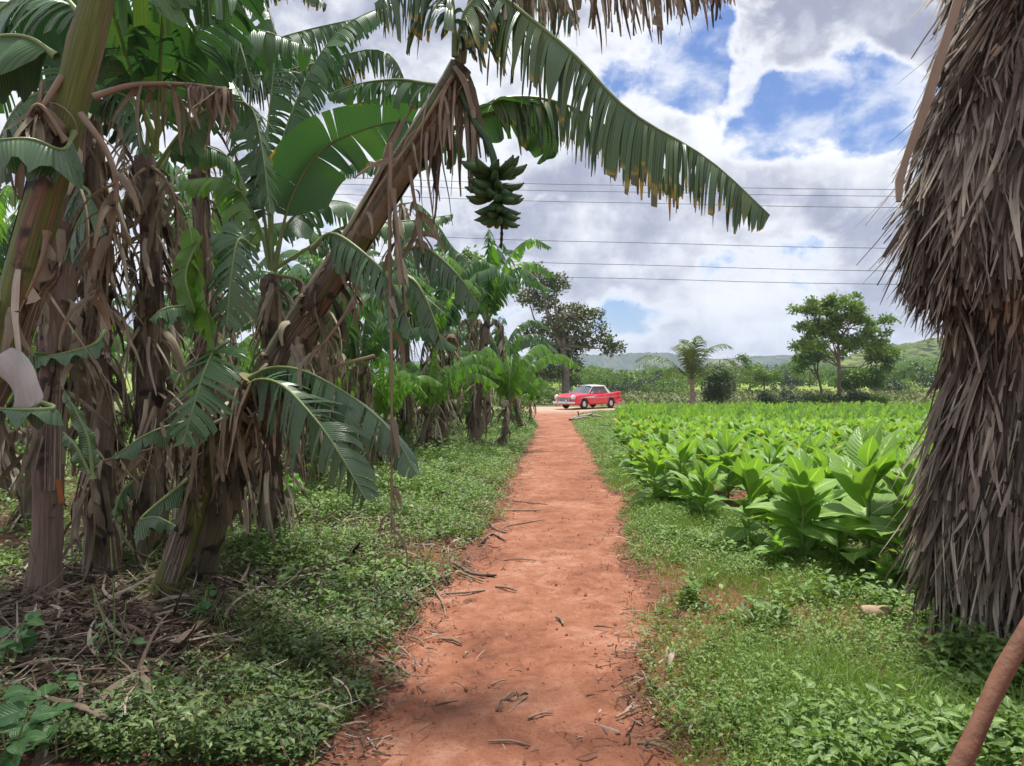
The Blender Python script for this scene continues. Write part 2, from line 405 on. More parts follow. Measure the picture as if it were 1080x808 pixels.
M['tobacco'] = leafmat('tobacco leaf', [(0.0, (0.093, 0.201, 0.045)), (0.45, (0.167, 0.308, 0.059)), (0.8, (0.248, 0.416, 0.079)), (1.0, (0.373, 0.523, 0.145))], trans=0.42, rough=0.46, yellow=0.012, spec=0.4, under=1.4, nscale=0.8)
M['grass'] = leafmat('grass blades', [(0.0, (0.10, 0.17, 0.035)), (0.5, (0.17, 0.28, 0.050)), (0.85, (0.25, 0.36, 0.075)), (1.0, (0.30, 0.28, 0.10))], trans=0.3, rough=0.5, nscale=1.2)
M['weed'] = leafmat('weed leaf', [(0.0, (0.072, 0.137, 0.039)), (0.5, (0.138, 0.242, 0.050)), (0.9, (0.220, 0.336, 0.066)), (1.0, (0.308, 0.389, 0.110))], trans=0.3, rough=0.42, nscale=1.4)
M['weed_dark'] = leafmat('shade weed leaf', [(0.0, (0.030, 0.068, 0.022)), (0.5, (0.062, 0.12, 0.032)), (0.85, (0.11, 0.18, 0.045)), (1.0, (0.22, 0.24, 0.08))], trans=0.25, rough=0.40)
M['weed_big'] = leafmat('broad weed leaf', [(0.0, (0.035, 0.10, 0.035)), (0.5, (0.055, 0.15, 0.045)), (1.0, (0.10, 0.22, 0.05))], trans=0.28, rough=0.4)
M['crown_dark'] = leafmat('dark reddish tree foliage', [(0.0, (0.031, 0.061, 0.022)), (0.45, (0.060, 0.115, 0.033)), (0.72, (0.102, 0.128, 0.039)), (1.0, (0.264, 0.176, 0.066))], trans=0.12, rough=0.45, nscale=0.25)
M['crown_mid'] = leafmat('mid green foliage', [(0.0, (0.061, 0.121, 0.029)), (0.5, (0.099, 0.182, 0.037)), (1.0, (0.198, 0.297, 0.061))], trans=0.34, rough=0.5, nscale=0.2)
M['crown_light'] = leafmat('light green foliage', [(0.0, (0.065, 0.125, 0.030)), (0.5, (0.11, 0.19, 0.040)), (1.0, (0.20, 0.29, 0.06))], trans=0.3, rough=0.5, nscale=0.2)
M['crown_airy'] = leafmat('sunny airy foliage', [(0.0, (0.11, 0.19, 0.045)), (0.5, (0.17, 0.27, 0.06)), (1.0, (0.28, 0.37, 0.10))], trans=0.4, rough=0.5, nscale=0.2)
M['crown_deep'] = leafmat('deep green foliage', [(0.0, (0.012, 0.034, 0.014)), (0.5, (0.025, 0.055, 0.020)), (1.0, (0.045, 0.09, 0.028))], trans=0.12, rough=0.45, nscale=0.3)
M['palm_leaf'] = leafmat('palm leaflets', [(0.0, (0.050, 0.090, 0.035)), (0.5, (0.10, 0.15, 0.050)), (1.0, (0.20, 0.22, 0.08))], trans=0.2, rough=0.45, nscale=0.6)
M['bark'] = plain('grey brown bark', (0.17, 0.13, 0.10), 0.9, spec=0.2, bump=0.6, vary=0.7, vs=3)
M['bark_pale'] = plain('pale bark', (0.30, 0.25, 0.20), 0.9, spec=0.2, bump=0.6, vary=0.6, vs=3)
M['wood_red'] = plain('reddish weathered pole wood', (0.20, 0.092, 0.055), 0.75, spec=0.25, bump=0.5, vary=0.75, vs=11)
M['wood_cut'] = plain('cut wood', (0.42, 0.30, 0.20), 0.85, spec=0.2, bump=0.4, vary=0.5, vs=9)
M['wood_bleached'] = plain('bleached wood', (0.50, 0.44, 0.38), 0.85, spec=0.2, bump=0.5, vary=0.7, vs=5)
M['twig'] = plain('dry twig', (0.30, 0.22, 0.155), 0.85, spec=0.2, bump=0.4, vary=0.8, vs=9)
M['wire'] = plain('power cable', (0.03, 0.03, 0.035), 0.6)

# ---------------------------------------------------------------- ground
def ground_mat():
    m, t = newmat('ground soil and turf')
    pos = geopos(t); sp = t.n('ShaderNodeSeparateXYZ', None, Vector=pos)
    n1 = t.noise(pos, 1.1, 6, 0.62); n2 = t.noise(pos, 9, 6, 0.65); n3 = t.noise(pos, 60, 4, 0.6)
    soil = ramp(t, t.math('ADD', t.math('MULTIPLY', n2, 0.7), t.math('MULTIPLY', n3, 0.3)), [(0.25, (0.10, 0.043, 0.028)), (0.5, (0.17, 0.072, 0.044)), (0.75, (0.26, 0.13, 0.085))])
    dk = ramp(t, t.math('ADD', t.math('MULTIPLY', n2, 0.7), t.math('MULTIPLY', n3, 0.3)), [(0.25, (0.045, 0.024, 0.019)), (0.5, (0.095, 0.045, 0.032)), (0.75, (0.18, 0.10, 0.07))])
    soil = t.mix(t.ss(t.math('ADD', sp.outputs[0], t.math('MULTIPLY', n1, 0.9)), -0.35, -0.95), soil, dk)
    far = ramp(t, t.noise(pos, 0.06, 6, 0.62), [(0.3, (0.10, 0.105, 0.055)), (0.5, (0.125, 0.145, 0.06)), (0.62, (0.18, 0.235, 0.055)), (0.8, (0.24, 0.22, 0.11))])
    farn = t.mix(t.ss(t.noise(pos, 0.8, 5, 0.6), 0.4, 0.62), far, (0.085, 0.11, 0.045))
    mead = t.ss(sp.outputs[1], 84.0, 96.0)
    farn = t.mix(mead, farn, t.mix(t.ss(n1, 0.3, 0.7), (0.23, 0.31, 0.045), (0.17, 0.22, 0.06)))
    c = t.mix(t.ss(t.math('ADD', sp.outputs[1], t.math('MULTIPLY', n1, 6)), 46.0, 52.0), soil, farn)
    b = t.n('ShaderNodeBump', None, Strength=0.8, Distance=0.03, Height=t.math('ADD', n2, t.math('MULTIPLY', n3, 0.3)))
    p = t.n('ShaderNodeBsdfPrincipled', None, Base_Color=c, Roughness=0.95, Normal=b.outputs[0])
    p.inputs['Specular IOR Level'].default_value = 0.15
    t.n('ShaderNodeOutputMaterial', None, Surface=p.outputs[0]); return m
def path_mat():
    m, t = newmat('red dirt')
    pos = geopos(t); sp = t.n('ShaderNodeSeparateXYZ', None, Vector=pos)
    n1 = t.noise(pos, 1.3, 6, 0.6, 0.4); n2 = t.noise(pos, 8, 7, 0.68, 0.6); n3 = t.noise(pos, 70, 4, 0.7)
    c = ramp(t, t.math('ADD', t.math('MULTIPLY', n1, 0.55), t.math('MULTIPLY', n2, 0.45)),
             [(0.34, (0.135, 0.052, 0.030)), (0.44, (0.225, 0.087, 0.049)), (0.53, (0.295, 0.124, 0.073)), (0.64, (0.39, 0.205, 0.142))])
    c = t.mix(t.ss(n3, 0.52, 0.70, 0, 0.75), c, (0.12, 0.055, 0.035))
    c = t.mix(t.ss(n3, 0.38, 0.25, 0, 0.45), c, (0.44, 0.27, 0.21))
    vor = t.n('ShaderNodeTexVoronoi', None, Vector=pos, Scale=38.0)
    peb = t.ss(vor.outputs['Distance'], 0.13, 0.07)
    pick = t.ss(t.n('ShaderNodeSeparateXYZ', None, Vector=vor.outputs['Color']).outputs[0], 0.86, 0.88)
    pebm = t.math('MULTIPLY', peb, pick)
    c = t.mix(pebm, c, t.mix(t.ss(t.n('ShaderNodeSeparateXYZ', None, Vector=vor.outputs['Color']).outputs[1], 0.4, 0.6), (0.14, 0.06, 0.04), (0.55, 0.38, 0.30)))
    tanr = t.ss(t.math('ADD', sp.outputs[1], t.math('MULTIPLY', n1, 4)), 40.0, 49.0)
    c = t.mix(tanr, c, t.mix(n2, (0.36, 0.22, 0.155), (0.44, 0.33, 0.26)))
    foot = t.noise(t.scalev(pos, (1, 0.7, 1)), 5.5, 3, 0.5, 0.5)
    h = t.math('ADD', t.math('ADD', t.math('MULTIPLY', n2, 0.55), t.math('MULTIPLY', n3, 0.15)), t.math('ADD', t.math('MULTIPLY', pebm, 0.25), t.math('MULTIPLY', foot, 0.7)))
    b = t.n('ShaderNodeBump', None, Strength=0.9, Distance=0.045, Height=h)
    p = t.n('ShaderNodeBsdfPrincipled', None, Base_Color=c, Roughness=0.92, Normal=b.outputs[0])
    p.inputs['Specular IOR Level'].default_value = 0.2
    t.n('ShaderNodeOutputMaterial', None, Surface=p.outputs[0]); return m
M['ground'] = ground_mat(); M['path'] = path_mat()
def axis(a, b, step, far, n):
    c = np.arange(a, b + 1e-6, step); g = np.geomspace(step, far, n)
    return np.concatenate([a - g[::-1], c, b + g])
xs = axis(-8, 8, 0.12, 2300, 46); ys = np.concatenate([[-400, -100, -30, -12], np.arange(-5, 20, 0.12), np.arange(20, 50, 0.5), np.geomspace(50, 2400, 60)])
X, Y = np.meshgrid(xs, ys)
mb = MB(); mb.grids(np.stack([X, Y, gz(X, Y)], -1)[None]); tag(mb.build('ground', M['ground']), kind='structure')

# path: strip with ragged edges, then the cross track by the car
py_ = np.concatenate([np.arange(1.5, 20, 0.06), np.arange(20, 41, 0.3)])
rs = np.random.default_rng(3)
jl = rs.normal(size=len(py_)) * .03 + np.convolve(rs.normal(size=len(py_) + 8), np.ones(5) / 5, 'same')[4:-4] * 0.10 + 0.05 * np.sin(py_ * 2.1) ; jr = rs.normal(size=len(py_)) * .03 + np.convolve(rs.normal(size=len(py_) + 8), np.ones(5) / 5, 'same')[4:-4] * 0.10 + 0.05 * np.sin(py_ * 2.7 + 1)
a = pathL(py_) - 0.06 + jl; b = pathR(py_) + 0.06 + jr
W_ = 36; u = np.linspace(0, 1, W_)
PX = a[:, None] * (1 - u) + b[:, None] * u; PY = np.broadcast_to(py_[:, None], PX.shape)
lip = (np.abs(u - 0.5) * 2) ** 8
PZ = gz(PX, PY) + 0.012 - 0.03 * lip[None] + (0.010 * vnoise(PX, PY, 5.0, 1.0) + 0.006 * vnoise(PX, PY, 11.0, 2.0) + 0.004 * rs.normal(size=PX.shape)) * (PY < 18) * (1 - lip[None])
mb = MB(); mb.grids(np.stack([PX, PY, PZ], -1)[None]); tag(mb.build('dirt_path', M['path']), kind='structure')
tx = np.linspace(-16, 30, 130); ty0 = 39.6 + 0.5 * np.sin(tx * 0.6) + np.where(tx > 4.0, 3.6, 0) * sstep(4, 8, tx); ty1 = 50.3 + 0.5 * np.sin(tx * 0.37) + 1.0 * np.sin(tx * 0.9) * 0.3
uu = np.linspace(0, 1, 14)
TX = np.broadcast_to(tx[:, None], (130, 14)); TY = ty0[:, None] * (1 - uu) + ty1[:, None] * uu
mb = MB(); mb.grids(np.stack([TX, TY, gz(TX, TY) + 0.02 - 0.05 * (np.abs(uu - 0.5) * 2)[None] ** 8], -1)[None], flip=True); tag(mb.build('dirt_road', M['path']), kind='structure')

# hills far off
def hill_mat(name, cs):
    m, t = newmat(name); pos = geopos(t)
    c = ramp(t, t.noise(pos, 0.012 if 'far' in name else 0.05, 8, 0.65), [(0.3, cs[0]), (0.5, cs[1]), (0.68, cs[2])])
    p = t.n('ShaderNodeBsdfPrincipled', None, Base_Color=c, Roughness=1.0); p.inputs['Specular IOR Level'].default_value = 0.05
    t.n('ShaderNodeOutputMaterial', None, Surface=p.outputs[0]); return m
def hills(name, x0, x1, y0, depth, prof, bump, nx, ny, mat, seed):
    r = np.random.default_rng(seed)
    x = np.linspace(x0, x1, nx); v = np.linspace(0, 1, ny)
    H = prof(x)[:, None] * np.sin(np.clip(v, 0, 1) * PI)[None] ** 0.8
    N = r.random((nx, ny)); N = (N + np.roll(N, 1, 0) + np.roll(N, 1, 1)) / 3
    X = np.broadcast_to(x[:, None], H.shape); Y = y0 + v[None] * depth + 40 * np.sin(x[:, None] / 170 + v[None] * 5)
    H = H + (N - 0.4) * bump * (H > 2) + 3 * vnoise(X, Y, 0.02, seed) * (H > 4)
    mb = MB(); mb.grids(np.stack([X + r.normal(size=X.shape), Y, H - 3], -1)[None], flip=True)
    return tag(mb.build(name, mat, smooth=False), kind='structure')
hp = lambda x: 34 + 9 * np.sin(x / 260.0 + 0.4) + 6 * np.sin(x / 97.0) + 3 * np.sin(x / 41.0)
hills('hills', -1500, 1900, 1450, 480, hp, 9, 900, 24, hill_mat('far wooded hills', [(0.028, 0.05, 0.035), (0.05, 0.08, 0.045), (0.14, 0.14, 0.07)]), 1)
hp2 = lambda x: 2 + 26 * np.exp(-((x - 330) / 130.0) ** 2) + 4 * np.sin(x / 31.0)
hills('hills', 60, 760, 340, 260, hp2, 4, 420, 40, hill_mat('nearer green hill', [(0.07, 0.10, 0.03), (0.12, 0.16, 0.045), (0.22, 0.24, 0.07)]), 2)

# haze
hm, t = newmat('haze air')
pv = t.n('ShaderNodeVolumePrincipled', None, Color=(0.70, 0.80, 0.98, 1), Density=0.00030); pv.inputs['Anisotropy'].default_value = 0.0
t.n('ShaderNodeOutputMaterial', None, Volume=pv.outputs[0])
mb = MB(); mb.box((0, 1000, 70), (5600, 3300, 150)); hz = mb.build('haze', hm, smooth=False); tag(hz, kind='stuff')

# ---------------------------------------------------------------- thatched hut, right
def build_hut():
    base = np.array([2.25, 4.15])
    org = (base[0] + 0.9, base[1] + 0.9, float(gz(3, 4.6)))
    root = empty('thatched_hut', org, 'palm thatched hut with shaggy grey brown fronds down to the ground on the right', 'hut')
    # silhouette of the corner: outward shift (m) as a function of height
    zz_ = np.array([-0.1, 0.05, 0.35, 0.62, 0.80, 1.00, 1.35, 1.60, 1.80, 1.98, 2.12, 2.40, 2.65, 3.0, 3.4, 3.75, 4.6])
    ox = np.array([0.30, 0.26, 0.17, 0.09, 0.06, 0.09, 0.20, 0.27, 0.28, 0.20, 0.03, 0.01, 0.05, 0.16, 0.31, 0.44, 0.85])
    fdir = np.array([0.80, -0.60]); bdir = np.array([0.62, 0.785]); dout = np.array([-0.995, -0.10])
    nf = np.array([-0.60, -0.80]); nb = np.array([-0.785, 0.62])
    rc = 0.22
    def surf(s, z, off=0.0):
        s = np.asarray(s, float); z = np.asarray(z, float)
        o = np.interp(z, zz_, ox)
        K0 = base + 0.0
        # corner rounding by blending normals
        wgt = sstep(-rc, rc, s)[..., None]
        n = norm(nf * wgt + nb * (1 - wgt))
        sf = np.maximum(s, 0)[..., None]; sb = np.maximum(-s, 0)[..., None]
        p = K0 + fdir * sf + bdir * sb - n * (o[..., None] - off) * 1.0 - n * 0.09 * np.exp(-(s[..., None] / rc) ** 2)
        return np.concatenate([p, z[..., None]], -1), np.concatenate([n, np.zeros_like(n[..., :1])], -1)
    # inner shells
    for nm, z0, z1 in (('wall', 0.0, 1.95), ('roof', 1.95, 4.6)):
        S, Z = np.meshgrid(np.linspace(-4.2, 2.6, 70), np.linspace(z0, z1, 24), indexing='ij')
        Pq, _ = surf(S, Z, -0.10); b = MB(); b.grids(Pq[None])
        if nm == 'roof':
            top = Pq[:, -1]; c = top.mean(0) + np.array([0.8, 0.3, 0.9]); b.grids(np.stack([top, np.broadcast_to(c, top.shape)], 1)[None])
        b.build(nm, M['thatch'], root, org)
    def layer(z0, z1, rows, per, lmin, lmax, flare, name, seed, w0=0.008, w1=0.042, slant=0.0):
        r = np.random.default_rng(seed); b = MB()
        for i in range(rows):
            z = z1 - (z1 - z0) * (i / (rows - 1)); nc = max(8, per // 7)
            cs = np.concatenate([r.uniform(-2.4, 1.5, nc), r.normal(0, .15, nc // 4), r.uniform(-.25, .75, nc)]); nc = len(cs); cz = z + r.normal(0, .08, nc); csl = slant * (.4 + r.random(nc) * 1.3) + r.normal(0, .07, nc); cl_ = r.uniform(lmin, lmax, nc); cf = np.abs(r.normal(0, .08, nc))
            k = np.repeat(np.arange(nc), r.integers(5, 14, nc)); n = len(k)
            s = cs[k] + r.normal(0, .045, n); zi = cz[k] + r.normal(0, .035, n)
            p, nn = surf(s, zi, r.uniform(-0.03, 0.04, n)[:, None])
            p2, _ = surf(s, zi - 0.30, 0.01)
            d = norm(p2 - p) + nn * (flare + cf[k])[:, None] + r.normal(0, 0.045, (n, 3)) - np.array([fdir[0], fdir[1], 0]) * (csl[k] + (s - cs[k]) * -.9)[:, None]
            side = np.cross(nn, d) + r.normal(0, 0.35, (n, 3))
            wd = np.exp(r.uniform(math.log(.007), math.log(.06), n)); ll_ = cl_[k] * r.uniform(.55, 1.25, n)
            if z0 > 2: ll_ = np.minimum(ll_, np.maximum(.14, zi - 1.98) * r.uniform(.8, 1.15, n))
            tz = r.random(n) < .62; wd = np.where(tz, wd * 1.15, wd * .75)
            for q_, tp_ in ((tz, .12), (~tz, .55)):
                ribbons(b, p[q_], d[q_], ll_[q_], wd[q_], K=6, grav=0.09, curl=0.05, taper=tp_, side=side[q_], rs=r, W=3, crease=0.10)
        return b.build(name, M['thatch'], root, org)
    layer(2.15, 4.5, 32, 110, 0.30, 0.80, 0.03, 'roof_thatch', 11, slant=.10)
    layer(0.22, 2.0, 26, 110, 0.25, 0.72, -0.02, 'wall_thatch', 12, slant=.08)
    # eave fringe, sticking outwards
    r = np.random.default_rng(13); b = MB(); n = 420
    s = np.concatenate([r.uniform(-1.6, 1.4, n - 130), r.normal(-0.02, 0.12, 130)]); p, nn = surf(s, 2.12 + r.normal(0, 0.10, n), 0.03)
    ribbons(b, p, nn * r.uniform(0.2, 0.6, n)[:, None] + np.array([-0.05, 0, -0.75]) + r.normal(0, 0.10, (n, 3)), r.uniform(0.15, 0.30, n), r.uniform(0.008, 0.035, n), K=6, grav=0.14, curl=0.06, taper=0.15, rs=r, side=np.cross(nn, [0, 0, 1.0]) + r.normal(0, .3, (n, 3)))
    b.build('eave_fringe', M['thatch'], root, org)
    # long fronds leaning out to the left below the eave
    b = MB(); n = 60; p, nn = surf(r.normal(0.02, 0.10, n), r.uniform(1.45, 1.75, n), 0.0)
    ribbons(b, p, nn * 0.10 + np.array([-0.30, -0.05, -0.85]) + r.normal(0, 0.07, (n, 3)), r.uniform(0.45, 0.85, n), r.uniform(0.02, 0.05, n), K=7, grav=0.05, curl=0.03, taper=0.1, rs=r, W=3, crease=0.2, side=np.tile([0.3, -1, 0.2], (n, 1)))
    b.build('loose_frond', M['thatch'], root, org)
    # pale sheath board along the roof edge
    b = MB(); ye = np.linspace(-60, 212, 14)
    outer = np.array([Pt(np.interp(y, [-60, 0, 120, 200, 212], [1024, 1006, 968, 941, 946]), y, 4.02) for y in ye]); inner = np.array([Pt(np.interp(y, [-60, 0, 120, 180, 212], [1033, 1016, 979, 955, 951]), y, 4.08) for y in ye])
    outer += .006 * np.sin(np.arange(14) * 1.7)[:, None]; th = np.array([0.01, 0.03, 0])
    for A_, B_, fl in ((outer, inner, 0), (outer + th, inner + th, 1), (outer, outer + th, 1), (inner, inner + th, 0)): b.grids(np.stack([A_, B_], 1)[None], flip=bool(fl))
    b.build('edge_board', M['yagua'], root, org)
    return root
build_hut()

# leaning pole, bottom right
def pole():
    org = Pt(985, 860, 1.75)
    b = MB(); pts = spline([Pt(960, 905, 1.72), Pt(1018, 795, 1.80), Pt(1068, 690, 1.90), Pt(1130, 590, 2.02), Pt(1230, 420, 2.2)], 30)
    pts = pts + 0.002 * np.sin(np.arange(30))[:, None]
    g = float(gz(pts[0][0], pts[0][1])); 
    d = pts[0] - pts[1]; d = d / -d[2]; ext = pts[0] + d * (pts[0][2] - g + 0.05)
    pts = np.vstack([ext, pts])
    b.tube(pts, np.linspace(0.023, 0.021, len(pts)) * (1 + 0.05 * np.sin(np.arange(len(pts)) * 1.3)), 18, wob=0.012)
    o = b.build('wooden_pole', M['wood_red'], None, ext); tag(o, 'smooth reddish brown wooden pole leaning beside the thatched hut', 'pole')
    b = MB(); rng_ = np.random.default_rng(5)
    o2 = MB(); q = [Pt(1076, 900, 1.6), Pt(1090, 800, 1.68), Pt(1108, 700, 1.75), Pt(1140, 500, 1.9)]; q = spline(q, 12)
    g = float(gz(q[0][0], q[0][1])); q = np.vstack([[q[0][0] - 0.03, q[0][1] - 0.03, g - 0.05], q])
    o2.tube(q, 0.020, 14, wob=0.02); tag(o2.build('wooden_pole', M['wood_red'], None, q[0]), 'second wooden pole just peeping in at the bottom right corner', 'pole')
pole()

# ---------------------------------------------------------------- banana plants
CAMDIR = (0, -1, 0.25)
def banana_leaf(root, org, pts, half, state='banana', tear=0.6, fold=35, droop=0.5, nh=(0, 0, 1), pet=0.12, gap=0.25, rs=None, n=None, rib=0.016, curl=0.0, shrink=1.0, ribm=None, coarse=1):
    """A leaf: midrib through pts; the blade is torn into groups of strips that sag."""
    r = rs or rng
    S = spline(pts, 60); seg = np.concatenate([[0], np.cumsum(np.linalg.norm(np.diff(S, axis=0), axis=1))]); Lg = seg[-1]
    at = lambda t: np.stack([np.interp(np.asarray(t) * Lg, seg, S[:, k]) for k in range(3)], -1)
    n = n or int(np.clip((1 - pet) * Lg / (0.022 * coarse), 10, 110))
    b = MB(); down = np.array([0, 0, -1.0]); nh = np.asarray(nh, float)
    tt = np.linspace(pet, 1.0, n + 1); T = norm(at(np.minimum(tt + 0.01, 1)) - at(np.maximum(tt - 0.012, 0)))
    O = at(tt); u0 = (tt - pet) / (1 - pet)
    prof = np.minimum(1, (u0 / 0.10 + 0.08) ** 0.6) * np.sqrt(np.clip(1 - np.clip((u0 - 0.25) / 0.75, 0, 1) ** 2.4, 0.0, 1)) + 0.02
    Lt = norm(np.cross(T, nh)); Nn = np.cross(Lt, T); Nn = np.where((Nn @ nh)[:, None] < 0, -Nn, Nn)
    W = 6 if coarse == 1 else 4
    wav = r.random() * 6
    for sd in (-1, 1):
        i = 0; tear0 = tear
        while i < n:
            # length of this torn group
            m = 1; tear = float(np.clip(tear0 + .16 * math.sin(i * .21 + wav + sd) * (tear0 > .3), 0, .97))
            while i + m < n and r.random() > tear: m += 1
            if tear > 0.88: m = min(m, 2)
            if tear0 > .6: m = min(m, 6)
            if r.random() < 0.03 * (tear > 0.5) * (0.4 + u0[i]): i += m; continue
            j = np.arange(i, i + m + 1)
            f = R(fold + (r.normal() * 13 * (0.3 + tear)))
            dr = droop * (1 + r.normal() * 0.25); ln = half * (1 + r.normal() * 0.12 * (0.3 + tear)) * (r.uniform(.45, .8) if (tear > .7 and r.random() < .10) else 1) * (1 if state != 'dead' else r.uniform(0.55, 1.15))
            d = Lt[j] * sd * math.cos(f) - Nn[j] * math.sin(f) + T[j] * (0.30 + 0.25 * u0[i])
            d = norm(d); p = O[j].copy() ; cols_ = [p]; nj = len(j)
            cen = (np.arange(nj) / max(1, nj - 1) - 0.5)
            st = ln * prof[j] / (W - 1)
            tw = r.normal(size=3) * curl
            width = np.linalg.norm(O[j[-1]] - O[j[0]])
            g = gap * (0.25 + 0.75 * min(1, tear)) * min(2.2, .2 + r.exponential(.8)) if tear > 0.03 else 0
            for k in range(1, W):
                d = norm(d + down * droop_k(dr, k, W) + tw + (curl * 0.7 * r.normal(size=3)))
                p = p + d * st[:, None]
                sh = -T[j] * (cen * width * g * (k / (W - 1)) ** 1.3 / (W - 1) * 2.0)[:, None]
                p = p + sh
                if tear < 0.4: p = p + Nn[j] * (0.010 * np.sin(u0[j] * 22 + wav + sd) * (k / (W - 1)))[:, None]
                cols_.append(p)
            P = np.stack(cols_, 1)
            if m == 1 and tear > 0.5:
                # narrow the tip of a single strip to a ragged point
                q = r.uniform(0.25, 0.8); mid = (P[0, -1] + P[1, -1]) / 2; P[0, -1] = mid + (P[0, -1] - mid) * q; P[1, -1] = mid + (P[1, -1] - mid) * q
            uv = np.stack(np.broadcast_arrays(np.linspace(0, 1, W)[None], (tt[j] * Lg)[:, None]), -1)
            b.grids(P[None], uv[None], flip=(sd > 0))
            i += m
    lf = b.build('dead_leaf' if state == 'dead' else 'leaf', M[state], root, org)
    mr = MB(); s2 = spline(pts, 22 if coarse == 1 else 12)
    dn = np.array([0, 0, -1.0]) * 0
    mr.tube(s2 + dn, np.interp(np.linspace(0, 1, len(s2)), [0, pet + 0.02, 1], [rib * 1.3, rib * 0.75, 0.0025]), 6 if coarse == 1 else 4, caps=False)
    o = mr.build('midrib', M[ribm] if ribm else M['dead_tan' if state == 'dead' else 'midrib'], lf); o.data.transform(__import__('mathutils').Matrix.Translation(-Vector(org)))
    return lf
def droop_k(dr, k, W):
    return dr * (0.5 + 0.5 * k / W) * 5.0 / (W - 1)

def banana_stem(root, org, pts, r0, r1, mat='stem_mix', sheaths=5, rs=None, sides=18, coarse=1, skirt=60, skirt_len=(0.25, 0.9), skirt_range=(0.15, 1.0), skirt_w=(0.015, 0.06), strawlen=0):
    r = rs or rng
    n = 40 if coarse == 1 else 16
    S = spline(pts, n); t = np.linspace(0, 1, n)
    rad = r0 + (r1 - r0) * t ** 0.8; rad[0:3] *= [1.35, 1.18, 1.06] if n >= 3 else 1
    b = MB(); b.tube(S, rad * (1 + 0.03 * np.sin(t * 23)), sides if coarse == 1 else 10, wob=0.035, rs=r)
    b.build('pseudostem', M[mat], root, org)
    T = norm(np.gradient(S, axis=0)); 
    # old leaf sheaths: curled patches that wrap part of the stem and peel away at the top
    if sheaths:
        for i in range(sheaths):
            b = MB()
            k0 = int(r.uniform(0.0, 0.75) * n); k1 = min(n - 1, k0 + int(r.uniform(0.14, 0.34) * n)); kk = np.linspace(k0, k1, 9)
            c = np.stack([np.interp(kk, np.arange(n), S[:, q]) for q in range(3)], -1); tt_ = norm(np.stack([np.interp(kk, np.arange(n), T[:, q]) for q in range(3)], -1)); rr = np.interp(kk, np.arange(n), rad)
            A = norm(np.cross(tt_, [0.3, 1, 0.1])); B = np.cross(tt_, A)
            a0 = r.uniform(0, 2 * PI); aw = r.uniform(0.3, 0.85)
            th = a0 + np.linspace(-aw, aw, 9); rag = r.uniform(.75, 1.0, 9)
            v = np.linspace(0, 1, 9)
            fl = 1.05 + 0.55 * v ** 4 * r.uniform(0.2, 1.6) + 0.02 * i / sheaths
            taper = (1 - 0.65 * v ** 3)[:, None] * (th - a0)[None] + a0
            q = rr * fl; wob = 1 + 0.05 * r.normal(size=(9, 9)) * v[:, None]
            P = (c[0] + (c - c[0])[:, None] * (1 - (1 - rag[None]) * v[:, None] ** 2)[..., None]) + (A[:, None] * np.cos(taper)[..., None] + B[:, None] * np.sin(taper)[..., None]) * (q[:, None] * wob)[..., None]
            uv = np.stack(np.broadcast_arrays(np.linspace(0, 1, 9)[None], (v * 0.6)[:, None]), -1)
            b.grids(P[None], uv[None]); b.grids((P - (P - c[:, None]) * 0.03)[None], uv[None], flip=True)
            b.build('dry_sheath', M['sheath'] if r.random() < .6 else M['dead'], root, org)
    if skirt:
        b = MB(); tt_ = r.uniform(*skirt_range, skirt); k = tt_ * (n - 1)
        c = np.stack([np.interp(k, np.arange(n), S[:, q]) for q in range(3)], -1); rr = np.interp(k, np.arange(n), rad)
        an = r.uniform(0, 2 * PI, skirt); o = np.stack([np.cos(an), np.sin(an), 0 * an], -1)
        P0 = c + o * rr[:, None]; D0 = o * r.uniform(0.05, 0.7, skirt)[:, None] + np.array([0, 0, 0.15]) * r.normal(size=(skirt, 1)) + np.array([0, 0, -0.35])
        ribbons(b, P0, D0, r.uniform(*skirt_len, skirt), r.uniform(*skirt_w, skirt), K=9 if coarse == 1 else 5, grav=0.42, curl=0.10, taper=0.25, rs=r, W=3, crease=0.28,
                side=np.stack([-np.sin(an), np.cos(an), 0 * an], -1) + r.normal(0, 0.35, (skirt, 3)))
        ns = max(3, skirt // 5); tt_ = r.uniform(*skirt_range, ns); k = tt_ * (n - 1)
        c = np.stack([np.interp(k, np.arange(n), S[:, q]) for q in range(3)], -1); rr = np.interp(k, np.arange(n), rad); an = r.uniform(0, 2 * PI, ns); o = np.stack([np.cos(an), np.sin(an), 0 * an], -1)
        ribbons(b, c + o * (rr * 1.05)[:, None], o * r.uniform(0.1, .8, ns)[:, None] + np.array([0, 0, -0.6]), r.uniform(skirt_len[0], skirt_len[1] * .8, ns), r.uniform(.05, .11, ns), K=12, grav=0.35, curl=0.15, taper=0.3, rs=r, W=6, crease=0.25, crinkle=.20,
                side=np.stack([-np.sin(an), np.cos(an), 0 * an], -1) + r.normal(0, 0.4, (ns, 3)))
        b.build('dry_skirt', M['dead'], root, org)
    return S

def plant_root(pts, label, group=None):
    p = pts[0]; org = (float(p[0]), float(p[1]), float(gz(p[0], p[1])))
    return empty('banana_plant', org, label, 'banana plant', group), org
GRP = 'banana plants of the grove on the left'
def PP(*a): return [Pt(*q) for q in a]

